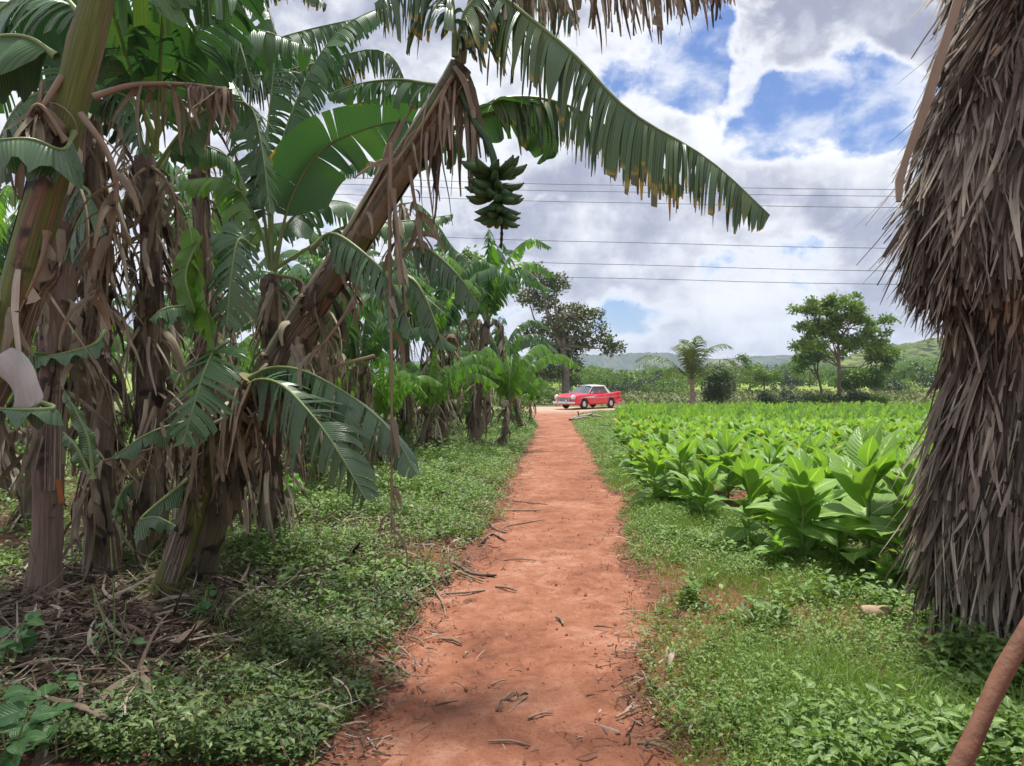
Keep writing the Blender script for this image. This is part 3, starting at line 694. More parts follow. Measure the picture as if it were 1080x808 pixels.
def dead_ribs(root, org, lst, rs, fringe=14, rad=0.009):
    """Hanging dried midribs with bits of blade still on them."""
    for pts in lst:
        P = PP(*pts); S = spline(P, 20); b = MB(); b.tube(S, np.linspace(rad * 1.25, rad * 0.5, 20), 6)
        st = b.build('dead_stalk', M['dead_tan'], root, org)
        if fringe:
            k = rs.uniform(5, 19, fringe); c = np.stack([np.interp(k, np.arange(20), S[:, q]) for q in range(3)], -1)
            for q in range(fringe):
                b = MB(); ribbons(b, c[q:q + 1], rs.normal(size=(1, 3)) * [0.6, 0.6, 0.2] + [0, 0, -0.5], rs.uniform(0.08, 0.3), rs.uniform(0.012, 0.05), K=6, grav=0.5, curl=0.16, rs=rs, W=3, crease=0.25)
                b.build('leaf_shred', M['dead'], root, org)

r_ = np.random.default_rng(21)
# --- E: the leaning plant with the bunch
E = [G(203, 628)] ; E[0][2] = float(gz(*E[0][:2])) - 0.03
stE = E + PP((232, 520, 4.95), (262, 440, 4.85), (310, 352, 4.7), (370, 262, 4.55), (425, 172, 4.4), (470, 98, 4.3), (486, 70, 4.28))
root, org = plant_root(stE, 'tall leaning banana plant carrying the hanging green fruit bunch over the path', GRP)
banana_stem(root, org, stE, 0.135, 0.070, 'stem_mix', 14, r_, skirt=95, skirt_len=(0.10, 0.45), skirt_range=(0.2, 0.68), skirt_w=(0.015, 0.07))
# dead shreds just under the crown
b = MB(); c = np.stack([Pt(*q) for q in ((478, 78, 4.26), (486, 85, 4.24), (492, 95, 4.25), (470, 100, 4.28), (455, 120, 4.3))]); k = r_.integers(0, 5, 46)
ribbons(b, c[k] + r_.normal(0, 0.03, (46, 3)), r_.normal(size=(46, 3)) * [.22, .22, .1] + [0.04, 0, -0.7], r_.uniform(0.25, 0.72, 46), r_.uniform(0.02, 0.055, 46), K=9, grav=0.5, curl=0.07, rs=r_, W=3, crease=0.3)
b.build('dry_skirt', M['dead'], root, org)
BL = banana_leaf
BL(root, org, PP((482, 84, 4.28), (487, 20, 4.25), (515, -12, 4.2), (546, 9, 4.15), (606, 58, 4.05), (663, 117, 3.95), (745, 166, 3.8), (812, 227, 3.68)), 0.40, 'banana_old', 0.90, 60, 0.55, pet=0.06, gap=0.55, rs=r_, rib=0.020, n=104)
BL(root, org, PP((485, 128, 4.4), (530, 104, 4.45), (590, 108, 4.5), (650, 140, 4.5), (700, 178, 4.5), (722, 200, 4.5)), 0.27, 'banana_old', 0.88, 60, 0.5, pet=0.14, gap=0.65, rs=r_)
BL(root, org, PP((478, 135, 4.45), (505, 122, 4.5), (540, 118, 4.55), (566, 140, 4.6), (575, 170, 4.62)), 0.17, 'banana', 0.06, 25, 0.15, nh=(-0.2, 0.75, 0.6), pet=0.1, rs=r_)
BL(root, org, PP((486, 70, 4.3), (500, -10, 4.25), (560, -28, 4.2), (650, -22, 4.1), (720, -14, 4.0), (775, -4, 3.95)), 0.34, 'dead', 0.95, 70, 0.7, pet=0.12, gap=1.0, rs=r_, curl=0.07, n=95)
BL(root, org, PP((480, 60, 4.25), (476, -5, 4.2), (455, -22, 4.15), (425, -20, 4.1), (395, 4, 4.0)), 0.36, 'banana_old', 0.93, 66, 0.6, pet=0.2, gap=0.7, rs=r_)
BL(root, org, PP((488, 66, 4.3), (500, 0, 4.35), (530, -25, 4.4), (580, -10, 4.45), (612, 20, 4.5)), 0.30, 'banana_dark', 0.85, 60, 0.6, pet=0.15, gap=0.6, rs=r_)
BL(root, org, PP((478, 92, 4.35), (450, 88, 4.5), (420, 84, 4.7), (380, 88, 4.9), (345, 100, 5.0)), 0.17, 'banana', 0.75, 55, 0.5, pet=0.08, gap=0.45, rs=r_)
BL(root, org, PP((470, 150, 4.6), (482, 140, 4.7), (460, 148, 4.8), (430, 165, 4.9), (405, 190, 5.0)), 0.16, 'banana', 0.7, 50, 0.5, pet=0.1, gap=0.4, rs=r_)
dead_ribs(root, org, [((412, 150, 4.1), (411, 260, 4.08), (413, 400, 4.05), (413, 560, 4.05)), ((478, 80, 4.2), (440, 140, 4.25), (395, 205, 4.3), (360, 275, 4.35)),
                      ((432, 175, 4.3), (436, 205, 4.3), (442, 235, 4.3), (444, 262, 4.3))], r_, 12, 0.010)
# dead leaf hanging beside the stem (curled, pale)
for q in (((414, 200, 4.05), (420, 250, 4.02), (425, 290, 4.0), (428, 330, 4.0)), ((365, 265, 4.5), (375, 300, 4.48), (372, 345, 4.46))):
    BL(root, org, PP(*q), 0.10, 'dead', 0.35, 60, 0.6, nh=CAMDIR, pet=0.1, gap=0.3, rs=r_, curl=0.12)
# leaves in front of the leaning stem
BL(root, org, PP((330, 262, 4.5), (350, 246, 4.35), (385, 268, 4.2), (414, 300, 4.1), (436, 352, 4.05)), 0.19, 'banana_dark', 0.6, 55, 0.5, pet=0.1, gap=0.3, rs=r_)
BL(root, org, PP((428, 262, 4.4), (450, 262, 4.3), (475, 282, 4.25), (492, 302, 4.2), (506, 324, 4.2)), 0.15, 'banana_dark', 0.6, 62, 0.5, pet=0.08, gap=0.3, rs=r_)
BL(root, org, PP((426, 290, 4.4), (440, 300, 4.35), (455, 330, 4.3), (468, 368, 4.3)), 0.11, 'banana_dark', 0.5, 55, 0.4, pet=0.08, gap=0.3, rs=r_)

# fruit stalk and bunch
q = spline(PP((486, 95, 4.25), (500, 128, 4.2), (512, 145, 4.18), (520, 165, 4.16), (522, 185, 4.16), (524, 215, 4.16), (529, 238, 4.16)), 30)
b = MB(); b.tube(q, np.interp(np.linspace(0, 1, 30), [0, 0.55, 1], [0.024, 0.020, 0.010]), 10, wob=0.03, rs=r_); st = b.build('fruit_stalk', M['rachis'], root, org)
q2 = spline(PP((529, 234, 4.16), (529, 248, 4.16), (528, 262, 4.16)), 10); b = MB(); b.tube(q2, np.array([0.009, 0.008, 0.010, 0.007, 0.010, 0.007, 0.009, 0.006, 0.008, 0.004]), 8, wob=0.25, rs=r_); b.build('flower_stub', M['fruit_tip'], root, org)
bunch_c = q[18:29]
bo = bpy.data.objects.new('fruit_bunch', None); col.objects.link(bo); bo.parent = root
bm_ = MB(); sp_ = spline([(0, 0, 0), (0.025, 0, 0.000), (0.068, 0, 0.010), (0.112, 0, 0.034), (0.140, 0, 0.064)], 12)
bm_.tube(sp_, [0.007, 0.010, 0.016, 0.020, 0.0225, 0.0235, 0.0235, 0.023, 0.0215, 0.019, 0.013, 0.007], 10)
bm_.tube(spline([sp_[-1], sp_[-1] + np.array([0.004, 0, 0.008])], 3), 0.0055, 6, m=1)
proto = bm_.build('banana', [M['fruit'], M['fruit_tip']], bo)
hands = [(0.10, 12), (0.33, 13), (0.55, 12), (0.74, 11), (0.92, 8)]
first = True
for hi, (t0, nf_) in enumerate(hands):
    c0 = bunch_c[int(t0 * 10)]
    for k in range(nf_):
        o = proto if first else proto.copy()
        if not first: col.objects.link(o); o.parent = bo
        first = False
        an = hi * 1.2 + k * 2 * PI / nf_ + r_.normal() * 0.16
        s = (1.12 - 0.08 * hi) * r_.uniform(0.92, 1.08)
        o.location = tuple(c0 - np.array(org) + np.array([math.cos(an) * 0.012, math.sin(an) * 0.012, r_.normal() * 0.012 + 0.018 * (k % 2)]))
        o.rotation_euler = (r_.normal() * 0.3, R(10 + 12 * hi) + r_.normal() * 0.18, an); o.scale = (s, s, s)

# --- F: short plant in front, base at (175,640)
p0 = G(172, 648); p0[2] = float(gz(*p0[:2])) - 0.03
stF = [p0] + PP((196, 560, 4.85), (222, 490, 4.75), (246, 430, 4.65), (262, 398, 4.6))
root, org = plant_root(stF, 'short leaning banana plant with a green and brown stem and glossy leaves reaching right', GRP)
banana_stem(root, org, stF, 0.095, 0.06, 'stem_green', 7, r_, skirt=60, skirt_len=(0.12, 0.4), skirt_range=(0.55, 1.0))
BL(root, org, PP((258, 408, 4.6), (275, 400, 4.4), (300, 408, 4.2), (335, 445, 4.0), (362, 485, 3.9), (386, 527, 3.85)), 0.25, 'banana_dark', 0.62, 26, 0.24, nh=(-0.35, -0.75, 0.55), pet=0.08, gap=0.35, rs=r_, rib=0.014)
BL(root, org, PP((262, 400, 4.6), (285, 388, 4.5), (320, 391, 4.35), (370, 418, 4.2), (410, 452, 4.1), (440, 500, 4.0)), 0.20, 'banana_dark', 0.35, 32, 0.24, nh=(0.15, -0.70, 0.70), pet=0.08, gap=0.22, rs=r_, rib=0.014)
BL(root, org, PP((240, 360, 4.5), (226, 370, 4.3), (214, 396, 4.15), (204, 430, 4.05), (193, 468, 4.0)), 0.24, 'banana', 0.80, 14, 0.10, nh=(-0.25, -0.9, 0.35), pet=0.08, gap=0.30, rs=r_, rib=0.012)
BL(root, org, PP((268, 262, 4.6), (252, 252, 4.45), (244, 290, 4.35), (239, 345, 4.3)), 0.21, 'banana_dark', 0.78, 25, 0.22, nh=(-0.05, -0.95, 0.3), pet=0.06, gap=0.30, rs=r_, rib=0.012)
BL(root, org, PP((200, 232, 4.5), (206, 270, 4.42), (216, 320, 4.36), (232, 395, 4.3)), 0.115, 'banana_bright', 0.06, 20, 0.1, nh=(0.5, 0.75, 0.4), pet=0.05, rs=r_)
BL(root, org, PP((212, 250, 4.4), (196, 290, 4.32), (206, 330, 4.3)), 0.10, 'banana_bright', 0.1, 30, 0.2, nh=(0.6, -0.7, 0.4), pet=0.05, rs=r_)
BL(root, org, PP((212, 318, 4.5), (195, 322, 4.3), (172, 326, 4.15), (158, 338, 4.1)), 0.10, 'banana_dark', 0.15, 45, 0.35, pet=0.08, rs=r_)
BL(root, org, PP((225, 440, 4.7), (190, 446, 4.5), (155, 458, 4.3), (116, 484, 4.2)), 0.10, 'banana_dark', 0.1, 40, 0.3, nh=(0, -0.4, 0.9), pet=0.08, rs=r_)
BL(root, org, PP((205, 500, 4.7), (150, 545, 4.4), (165, 545, 4.3), (188, 556, 4.25)), 0.10, 'banana_dark', 0.2, 45, 0.4, nh=(0, -0.5, 0.8), pet=0.12, rs=r_)
BL(root, org, PP((150, 500, 4.6), (128, 520, 4.4), (120, 545, 4.35)), 0.085, 'banana_dark', 0.2, 35, 0.4, nh=(0.2, -0.8, 0.5), pet=0.1, rs=r_)
dead_ribs(root, org, [((262, 275, 4.5), (232, 330, 4.45), (200, 395, 4.4)), ((372, 320, 4.4), (335, 370, 4.4), (285, 410, 4.45)), ((395, 375, 4.4), (340, 392, 4.4), (262, 440, 4.5)), ((240, 440, 4.5), (170, 470, 4.45), (100, 488, 4.4))], r_, 26, 0.009)
b = MB(); n = 90; x = r_.uniform(0, 1, n); base_ = np.stack([Pt(150 + 180 * v, 455 - 55 * v + 15 * r_.normal(), 4.7 + 0.15 * r_.normal()) for v in x])
ribbons(b, base_, r_.normal(size=(n, 3)) * [.25, .25, .1] + [-0.1, 0, -0.6], r_.uniform(0.2, 0.6, n), r_.uniform(0.012, 0.05, n), K=8, grav=0.5, curl=0.09, rs=r_, W=3, crease=0.3)
b.build('dry_skirt', M['dead'], root, org)

# --- A: thick stem far left, close
stA = PP((-75, 640, 3.0)); stA[0][2] = float(gz(stA[0][0], 3.0)) - 0.03
stA += PP((-38, 480, 3.0), (2, 380, 3.0), (35, 250, 3.0), (64, 150, 2.98), (82, 80, 2.96), (98, 20, 2.95), (112, -40, 2.95))
root, org = plant_root(stA, 'thick purple green banana stem leaning in at the left edge, nearest of all', GRP)
S = banana_stem(root, org, stA, 0.092, 0.060, 'stem_green', 4, r_, skirt=14, skirt_len=(0.2, 0.7), skirt_range=(0.35, 0.8))
BL(root, org, PP((78, 140, 2.95), (66, 158, 2.8), (30, 146, 2.7), (-25, 150, 2.6)), 0.13, 'banana_dark', 0.05, 50, 0.3, pet=0.12, rs=r_, rib=0.012)
BL(root, org, PP((60, 60, 3.0), (30, 40, 3.0), (-10, 40, 3.0), (-70, 60, 3.0)), 0.24, 'banana', 0.2, 45, 0.3, pet=0.08, gap=0.2, rs=r_)
BL(root, org, PP((96, 30, 3.0), (60, -10, 3.1), (30, -10, 3.2), (-30, 40, 3.2), (-60, 110, 3.2)), 0.30, 'banana_dark', 0.5, 45, 0.4, pet=0.1, gap=0.3, rs=r_)
BL(root, org, PP((112, 0, 2.95), (150, -50, 3.1), (200, -40, 3.2), (250, 0, 3.3)), 0.28, 'banana', 0.4, 45, 0.5, pet=0.15, gap=0.3, rs=r_)
BL(root, org, PP((20, 420, 3.0), (58, 430, 2.8), (20, 432, 2.8), (-30, 428, 2.8)), 0.06, 'banana_dark', 0.1, 35, 0.4, pet=0.3, rs=r_)
# pale dry sheath flap
b = MB(); u = np.linspace(0, 1, 12); v = np.linspace(-1, 1, 9); U_, V_ = np.meshgrid(u, v, indexing='ij')
cc = spline(PP((8, 372, 2.86), (22, 395, 2.84), (28, 420, 2.84), (24, 432, 2.85)), 12)
P = cc[:, None] + np.stack([V_ * (0.05 + 0.03 * np.sin(PI * U_) - 0.03 * U_ ** 4 + .012 * np.sin(9 * U_ + V_)), -0.03 * np.cos(V_ * 1.5) + .012 * np.sin(V_ * 6 + U_ * 7), 0.02 * np.sin(5 * U_ + 3 * V_) - .03 * V_ * U_], -1)
M['flap'] = drymat('pale grey dry sheath', [(0.0, (0.20, 0.17, 0.15)), (0.45, (0.42, 0.39, 0.37)), (1.0, (0.66, 0.63, 0.61))]); b.grids(P[None]); b.build('dry_flap', M['flap'], root, org)
for q in (((50, 245, 2.9), (42, 280, 2.86), (20, 330, 2.85)), ((70, 150, 2.9), (40, 110, 2.85), (20, 145, 2.85))):
    BL(root, org, PP(*q), 0.06, 'dead', 0.3, 40, 0.5, nh=CAMDIR, pet=0.05, rs=r_, curl=0.08)
dead_ribs(root, org, [((66, 80, 2.9), (40, 120, 2.88), (10, 160, 2.9)), ((98, 102, 2.95), (140, 90, 3.0), (195, 89, 3.05), (245, 95, 3.1)), ((85, 120, 2.9), (115, 165, 2.88), (122, 215, 2.88), (100, 320, 2.9))], r_, 22, 0.011)
n = 30; base_ = np.stack([Pt(195 + 50 * v, 90 + 4 * v, 3.05) for v in r_.random(n)])
for q in range(n):
    b = MB(); ribbons(b, base_[q:q + 1], r_.normal(size=(1, 3)) * .2 + [0, 0, -.7], r_.uniform(.08, .2), r_.uniform(.01, .03), K=6, grav=0.5, curl=0.12, rs=r_, W=3, crease=0.3); b.build('leaf_shred', M['dead'], root, org)

# --- B, C, D, H...: trunks wrapped in dead leaves
def column(base_px, pts, r0, r1, mat, skirt, label, slen=(0.25, 0.9), rng_=(0.1, 1.0), sheaths=6):
    p = G(*base_px); p[2] = float(gz(*p[:2])) - 0.03; D = p[1]
    st = [p] + [Pt(x, y, D + dd) for x, y, dd in pts]
    root, org = plant_root(st, label, GRP)
    banana_stem(root, org, st, r0, r1, mat, sheaths, r_, skirt=skirt, skirt_len=slen, skirt_range=rng_)
    return root, org, D
def rel(D, *a): return [Pt(x, y, D + dd) for x, y, dd in a]
root, org, D = column((44, 655), ((50, 560, 0), (52, 450, 0), (60, 330, 0), (70, 200, 0), (72, 120, 0)), 0.095, 0.085, 'stem_brown', 45, 'dark trunk banana plant at the left edge with peeling orange patch low down', rng_=(0.3, 1.0))
for q, hw, m_, te in ((((72, 120, 0), (60, 60, 0.1), (20, 60, 0.2), (-30, 120, 0.3)), .30, 'banana', .5), (((72, 120, 0), (80, 40, 0.2), (120, 40, 0.3), (150, 90, .4)), .28, 'banana', .6),
                      (((72, 130, 0), (60, 100, -.2), (20, 110, -.4), (-20, 190, -.5)), .26, 'banana_dark', .5), (((72, 190, 0), (95, 205, -0.3), (80, 240, -0.35), (68, 275, -.35)), .22, 'banana_dark', .7),
                      (((60, 380, 0), (40, 372, -.2), (10, 380, -.3)), .1, 'banana_dark', .1), (((110, 350, 0), (95, 365, -.2), (40, 378, -.3)), .07, 'banana_dark', .1)):
    BL(root, org, rel(D, *q), hw, m_, te, 40, 0.4, pet=0.12, gap=0.3, rs=r_)
BL(root, org, rel(D - 0.7, (98, 505, 0), (92, 460, 0), (68, 412, 0)), 0.055, 'banana_dark', 0.05, 45, 0.1, nh=(0.6, -0.7, 0.2), pet=0.02, rs=r_)
BL(root, org, rel(D - 0.7, (95, 500, 0), (80, 470, 0), (66, 455, 0.1)), 0.07, 'banana_dark', 0.3, 45, 0.2, nh=(0.2, -0.7, 0.5), pet=0.02, rs=r_)
b = MB(); b.raw([Pt(58, 505, D - .17), Pt(66, 508, D - .17), Pt(69, 530, D - .16), Pt(62, 532, D - .16)], [[0, 1, 2, 3]]); b.grids(np.array([[Pt(59, 508, D - .175), Pt(65, 510, D - .175)], [Pt(62, 520, D - .18), Pt(67, 522, D - .18)], [Pt(62, 530, D - .172), Pt(68, 530, D - .172)]])[None])
b.build('peeled_patch', plain('orange peeled stem', (0.30, 0.10, 0.025), 0.7), root, org)

root, org, D = column((108, 628), ((106, 540, 0), (104, 430, 0), (100, 300, 0), (98, 200, 0), (95, 130, 0)), 0.11, 0.08, 'stem_brown', 150, 'straight banana trunk thickly hung with grey brown dead leaves, second from the left edge', slen=(0.15, 0.7))
for q, hw, m_, te in ((((95, 130, 0), (80, 60, .2), (40, 10, .3), (-20, 0, .4)), .3, 'banana', .6), (((95, 130, 0), (105, 60, .3), (150, 20, .4), (215, 30, .5)), .3, 'banana', .5),
                      (((95, 130, 0), (90, 60, .3), (100, 10, .5), (120, -60, .6)), .28, 'banana_bright', .2), (((95, 130, 0), (120, 100, -.2), (140, 110, -.3), (150, 160, -.4)), .2, 'banana_dark', .6),
                      (((95, 130, 0), (110, 105, -.2), (128, 130, -.3), (132, 200, -.4)), .18, 'dead', .8)):
    BL(root, org, rel(D, *q), hw, m_, te, 42, 0.4, pet=0.12, gap=0.3, rs=r_, curl=0.05 if m_ == 'dead' else 0)
BL(root, org, rel(D, (95, 300, -.2), (105, 330, -.25), (95, 400, -.25), (100, 440, -.2)), .13, 'dead', .4, 60, 0.5, nh=CAMDIR, rs=r_, curl=.08)
BL(root, org, rel(D, (110, 400, -.2), (95, 480, -.25), (100, 560, -.25), (92, 610, -.2)), .13, 'dead', .4, 60, 0.5, nh=CAMDIR, rs=r_, curl=.08)

root, org, D = column((163, 612), ((162, 520, 0), (160, 420, 0), (160, 300, 0), (158, 220, 0), (152, 165, 0)), 0.11, 0.075, 'stem_brown', 150, 'banana trunk with green petioles fanning up above a shaggy skirt of dead leaves', slen=(0.15, 0.7))
for q, hw, m_, te, f, nh in ((((152, 165, 0), (140, 100, 0), (128, 50, .1), (118, -20, .2)), .26, 'banana', .3, 30, (0, 0, 1)), (((155, 165, 0), (158, 80, 0), (160, 0, .05), (166, -90, .1)), .24, 'banana', .2, 30, (0, -.5, .8)),
                      (((156, 165, 0), (185, 105, -.05), (205, 60, -.1), (255, 30, -.2), (330, 50, -.3)), .30, 'banana', .5, 45, (0, 0, 1)), (((157, 190, 0), (190, 140, -.1), (225, 112, -.15), (262, 110, -.2), (275, 150, -.3), (285, 225, -.4)), .20, 'banana_dark', .55, 40, (0, -.6, .6)),
                      (((152, 165, 0), (135, 130, -.1), (110, 110, -.2), (60, 140, -.3)), .22, 'banana_dark', .4, 45, (0, 0, 1)),
                      (((160, 0, -.2), (176, -20, -.2), (180, 20, -.25), (176, 66, -.3)), .14, 'banana_bright', .04, 20, (0, .8, .4)),
                      (((230, -30, -.1), (238, 10, -.2), (254, 50, -.3), (266, 92, -.4)), .17, 'banana_dark', .5, 35, (0, -.7, .5)),
                      (((215, 60, 0), (225, 40, -.1), (215, 55, -.2), (205, 62, -.2)), .08, 'dead', .4, 35, (0, 0, 1)),
                      (((170, 180, 0), (190, 150, .1), (240, 165, .2), (260, 200, .3)), .18, 'banana', .5, 45, (0, 0, 1)),
                      (((158, 175, 0), (140, 190, -.2), (128, 230, -.3), (135, 300, -.3)), .2, 'dead', .8, 60, (0, -.5, .6)), (((158, 175, 0), (175, 190, -.2), (188, 230, -.3), (180, 320, -.3)), .2, 'dead', .8, 60, (0, -.5, .6))):
    BL(root, org, rel(D, *q), hw, m_, te, f, 0.4 if f > 25 else .15, nh=nh, pet=0.15, gap=0.3, rs=r_, curl=0.06 if m_ == 'dead' else 0)

for q, hw in ((((-2.6, 5.4, 3.2), (-2.3, 4.9, 4.1), (-1.8, 4.1, 4.3), (-1.2, 3.3, 4.0)), .34), (((-2.6, 5.4, 3.2), (-2.6, 4.6, 4.2), (-2.4, 3.6, 4.3), (-2.2, 2.7, 3.9)), .34), (((-2.6, 5.4, 3.3), (-2.0, 5.1, 4.3), (-1.3, 4.7, 4.5), (-.7, 4.1, 4.3)), .32), (((-2.6, 5.4, 3.3), (-2.9, 5.0, 4.3), (-3.1, 4.2, 4.4), (-3.0, 3.3, 4.1)), .32)):
    BL(root, org, [np.array(p) for p in q], hw, 'banana', .4, 30, .3, pet=.12, gap=.3, rs=r_)  # extra leaves above the frame, unseen, added to shade the left foreground
root, org, D = column((280, 590), ((284, 520, 0), (286, 430, 0), (286, 350, 0), (287, 290, 0)), 0.09, 0.06, 'stem_brown', 150, 'slim banana trunk wrapped in pale dry strips right of the leaning stem', slen=(0.2, 0.7))
for q, hw, m_, te, f, nh in ((((287, 285, 0), (283, 210, 0), (282, 140, .1), (290, 40, .2), (270, -20, .3)), .27, 'banana', .4, 35, (0, 0, 1)), (((290, 285, 0), (305, 215, -.1), (335, 162, -.2), (380, 138, -.3), (430, 128, -.4), (478, 150, -.5)), .30, 'banana', .10, 12, (-.15, .85, .5)),
                      (((288, 285, 0), (300, 240, 0), (330, 215, .2), (370, 215, .3), (405, 245, .4)), .25, 'banana', .5, 40, (0, 0, 1)), (((288, 285, 0), (320, 265, 0), (360, 240, .2), (400, 235, .3), (440, 232, .4), (478, 226, .5)), .20, 'banana', .5, 40, (0, 0, 1)),
                      (((285, 285, 0), (270, 230, 0), (240, 190, .1), (190, 190, .2)), .25, 'banana_bright', .3, 40, (0, 0, 1)), (((286, 285, 0), (275, 200, .1), (262, 120, .2), (225, 60, .3), (190, 60, .3)), .27, 'banana', .5, 40, (0, 0, 1)),
                      (((287, 285, 0), (290, 180, 0), (320, 90, .1), (360, 30, .1), (415, 2, .2)), .26, 'banana', .6, 50, (0, 0, 1)),
                      (((290, 290, 0), (320, 300, -.2), (300, 340, -.3), (290, 390, -.3)), .16, 'dead', .7, 60, (0, -.5, .6))):
    BL(root, org, rel(D, *q), hw, m_, te, f, 0.4 if f > 25 else .12, nh=nh, pet=0.2, gap=0.35, rs=r_, curl=0.06 if m_ == 'dead' else 0)

# plant off to the left whose long leaves cross the sky gap
root, org, D = column((232, 575), ((226, 500, 0), (222, 400, 0), (215, 280, 0), (212, 180, 0), (215, 95, 0)), 0.10, 0.07, 'stem_brown', 80, 'tall banana trunk in the shade directly behind the short leaning one', slen=(0.15, 0.7))
for q, hw, m_, te, f, nh in ((((215, 95, 0), (240, 82, 0), (285, 79, -.1), (350, 62, -.2), (395, 52, -.3), (420, 68, -.35), (436, 120, -.35)), .26, 'banana_old', .9, 62, (0, 0, 1)), (((215, 95, 0), (235, 50, 0), (265, 48, 0), (330, 30, .1), (405, 14, .1)), .25, 'banana', .8, 55, (0, 0, 1)),
                      (((215, 95, 0), (225, 30, .1), (250, -15, .2), (300, -25, .3), (345, 5, .4)), .26, 'banana_old', .8, 50, (0, 0, 1)), (((215, 95, 0), (250, 60, .3), (320, 60, .6), (380, 90, .7)), .25, 'banana', .6, 50, (0, 0, 1)),
                      (((215, 95, 0), (195, 40, .1), (160, 10, .2), (110, 30, .3)), .26, 'banana', .5, 50, (0, 0, 1)), (((215, 95, 0), (245, 90, -.1), (258, 110, -.2), (272, 140, -.3), (262, 200, -.3)), .2, 'banana_dark', .7, 50, (0, -.3, .8)),
                      (((215, 100, 0), (240, 130, -.2), (250, 180, -.3), (245, 235, -.3)), .15, 'dead', .8, 55, (0, -.5, .6))):
    BL(root, org, rel(D, *q), hw, m_, te, f, 0.45, nh=nh, pet=0.12, gap=0.5, rs=r_, curl=0.06 if m_ == 'dead' else 0)
root, org, D = column((428, 482), ((428, 430, 0), (427, 380, 0), (426, 300, 0), (424, 215, 0)), 0.13, 0.07, 'stem_brown', 150, 'dark banana trunk behind the leaning one, hung with long dead strips', slen=(0.3, 1.2))
for q, hw, m_, te in ((((424, 215, 0), (410, 180, 0), (380, 170, .2), (345, 190, .3)), .3, 'banana', .5), (((424, 215, 0), (440, 215, 0), (458, 232, 0), (478, 262, 0)), .3, 'banana', .6), (((424, 215, 0), (430, 240, -.3), (440, 300, -.5), (455, 370, -.6)), .3, 'banana', .5),
                      (((424, 215, 0), (400, 230, -.2), (385, 270, -.3), (378, 330, -.3)), .3, 'dead', .8), (((424, 215, 0), (420, 160, 0), (432, 140, 0), (450, 150, 0)), .25, 'banana_old', .6)):
    BL(root, org, rel(D, *q), hw, m_, te, 48, 0.45, pet=0.12, gap=0.3, rs=r_, curl=0.06 if m_ == 'dead' else 0)

# --- generic banana plant
def gen_banana(seed, H, nl, LL, label, coarse=2, skirt=70, lean=(0, 0), dead=4, green='banana', group=GRP, upright=0.5, hw=0.25):
    r = np.random.default_rng(seed)
    root = empty('banana_plant', (0, 0, 0), label, 'banana plant', group); org = (0, 0, 0)
    st = [np.array([0, 0, -0.05]), np.array([lean[0] * .3, lean[1] * .3, H * .4]), np.array([lean[0] * .7, lean[1] * .7, H * .75]), np.array([lean[0], lean[1], H])]
    banana_stem(root, org, st, 0.055 + 0.022 * H, 0.04 + 0.01 * H, ['stem_mix', 'stem_brown', 'stem_green'][seed % 3], 4, r, coarse=coarse, skirt=skirt, skirt_len=(0.2, 0.25 + 0.25 * H), skirt_w=(0.02, 0.08))
    top = st[-1]
    for i in range(nl):
        a = i * 2.4 + r.normal() * 0.3; el = upright + (1 - upright) * (i / nl) * r.uniform(0.7, 1.2)
        L_ = LL * r.uniform(0.75, 1.15); o = np.array([math.cos(a), math.sin(a), 0])
        up = math.sin(el * 1.35 + 0.1); out = math.cos(el * 1.35 + 0.1)
        pts = [top - [0, 0, 0.1], top + o * out * L_ * .25 + [0, 0, up * L_ * .38], top + o * out * L_ * .65 + [0, 0, up * L_ * .60 - L_ * .04], top + o * (out * L_ * 0.95 + .05) + [0, 0, up * L_ * .62 - L_ * .22 * (1.3 - el)]]
        BL(root, org, pts, hw * r.uniform(.8, 1.1), green if r.random() < .75 else 'banana_bright', r.uniform(.5, .9), 42, 0.45, pet=0.14, gap=0.45, rs=r, coarse=coarse)
    for i in range(dead):
        a = r.uniform(0, 2 * PI); o = np.array([math.cos(a), math.sin(a), 0]); L_ = min(H * .8, LL) * r.uniform(.6, 1)
        pts = [top - [0, 0, .15], top + o * .25 + [0, 0, 0.0], top + o * .38 + [0, 0, -.45 * L_], top + o * .30 + [0, 0, -.95 * L_]]
        BL(root, org, pts, .2, 'dead', .8, 60, .6, nh=tuple(o + [0, 0, .2]), pet=0.1, rs=r, coarse=coarse, curl=.07)
    return root
gens = [gen_banana(31, 2.3, 11, 2.9, '', 2, 40, (0.3, 0.1), 3, upright=.45), gen_banana(32, 1.9, 10, 2.6, '', 2, 50, (-0.25, 0.2), 4, upright=.35), gen_banana(33, 1.0, 11, 2.2, '', 2, 16, (0.2, -0.1), 1, 'banana_bright', upright=.45), gen_banana(34, 2.8, 11, 2.9, '', 2, 70, (0.1, 0.2), 4, upright=.4)]
refresh()
used = [False] * 4
def put_gen(k, x, y, rz, s, label):
    if used[k]: o = copy_tree(gens[k])
    else: o = gens[k]; used[k] = True
    o.location = (x, y, float(gz(x, y)) - 0.02); o.rotation_euler = (0, 0, rz); o.scale = (s, s, s); o['label'] = label
    return o
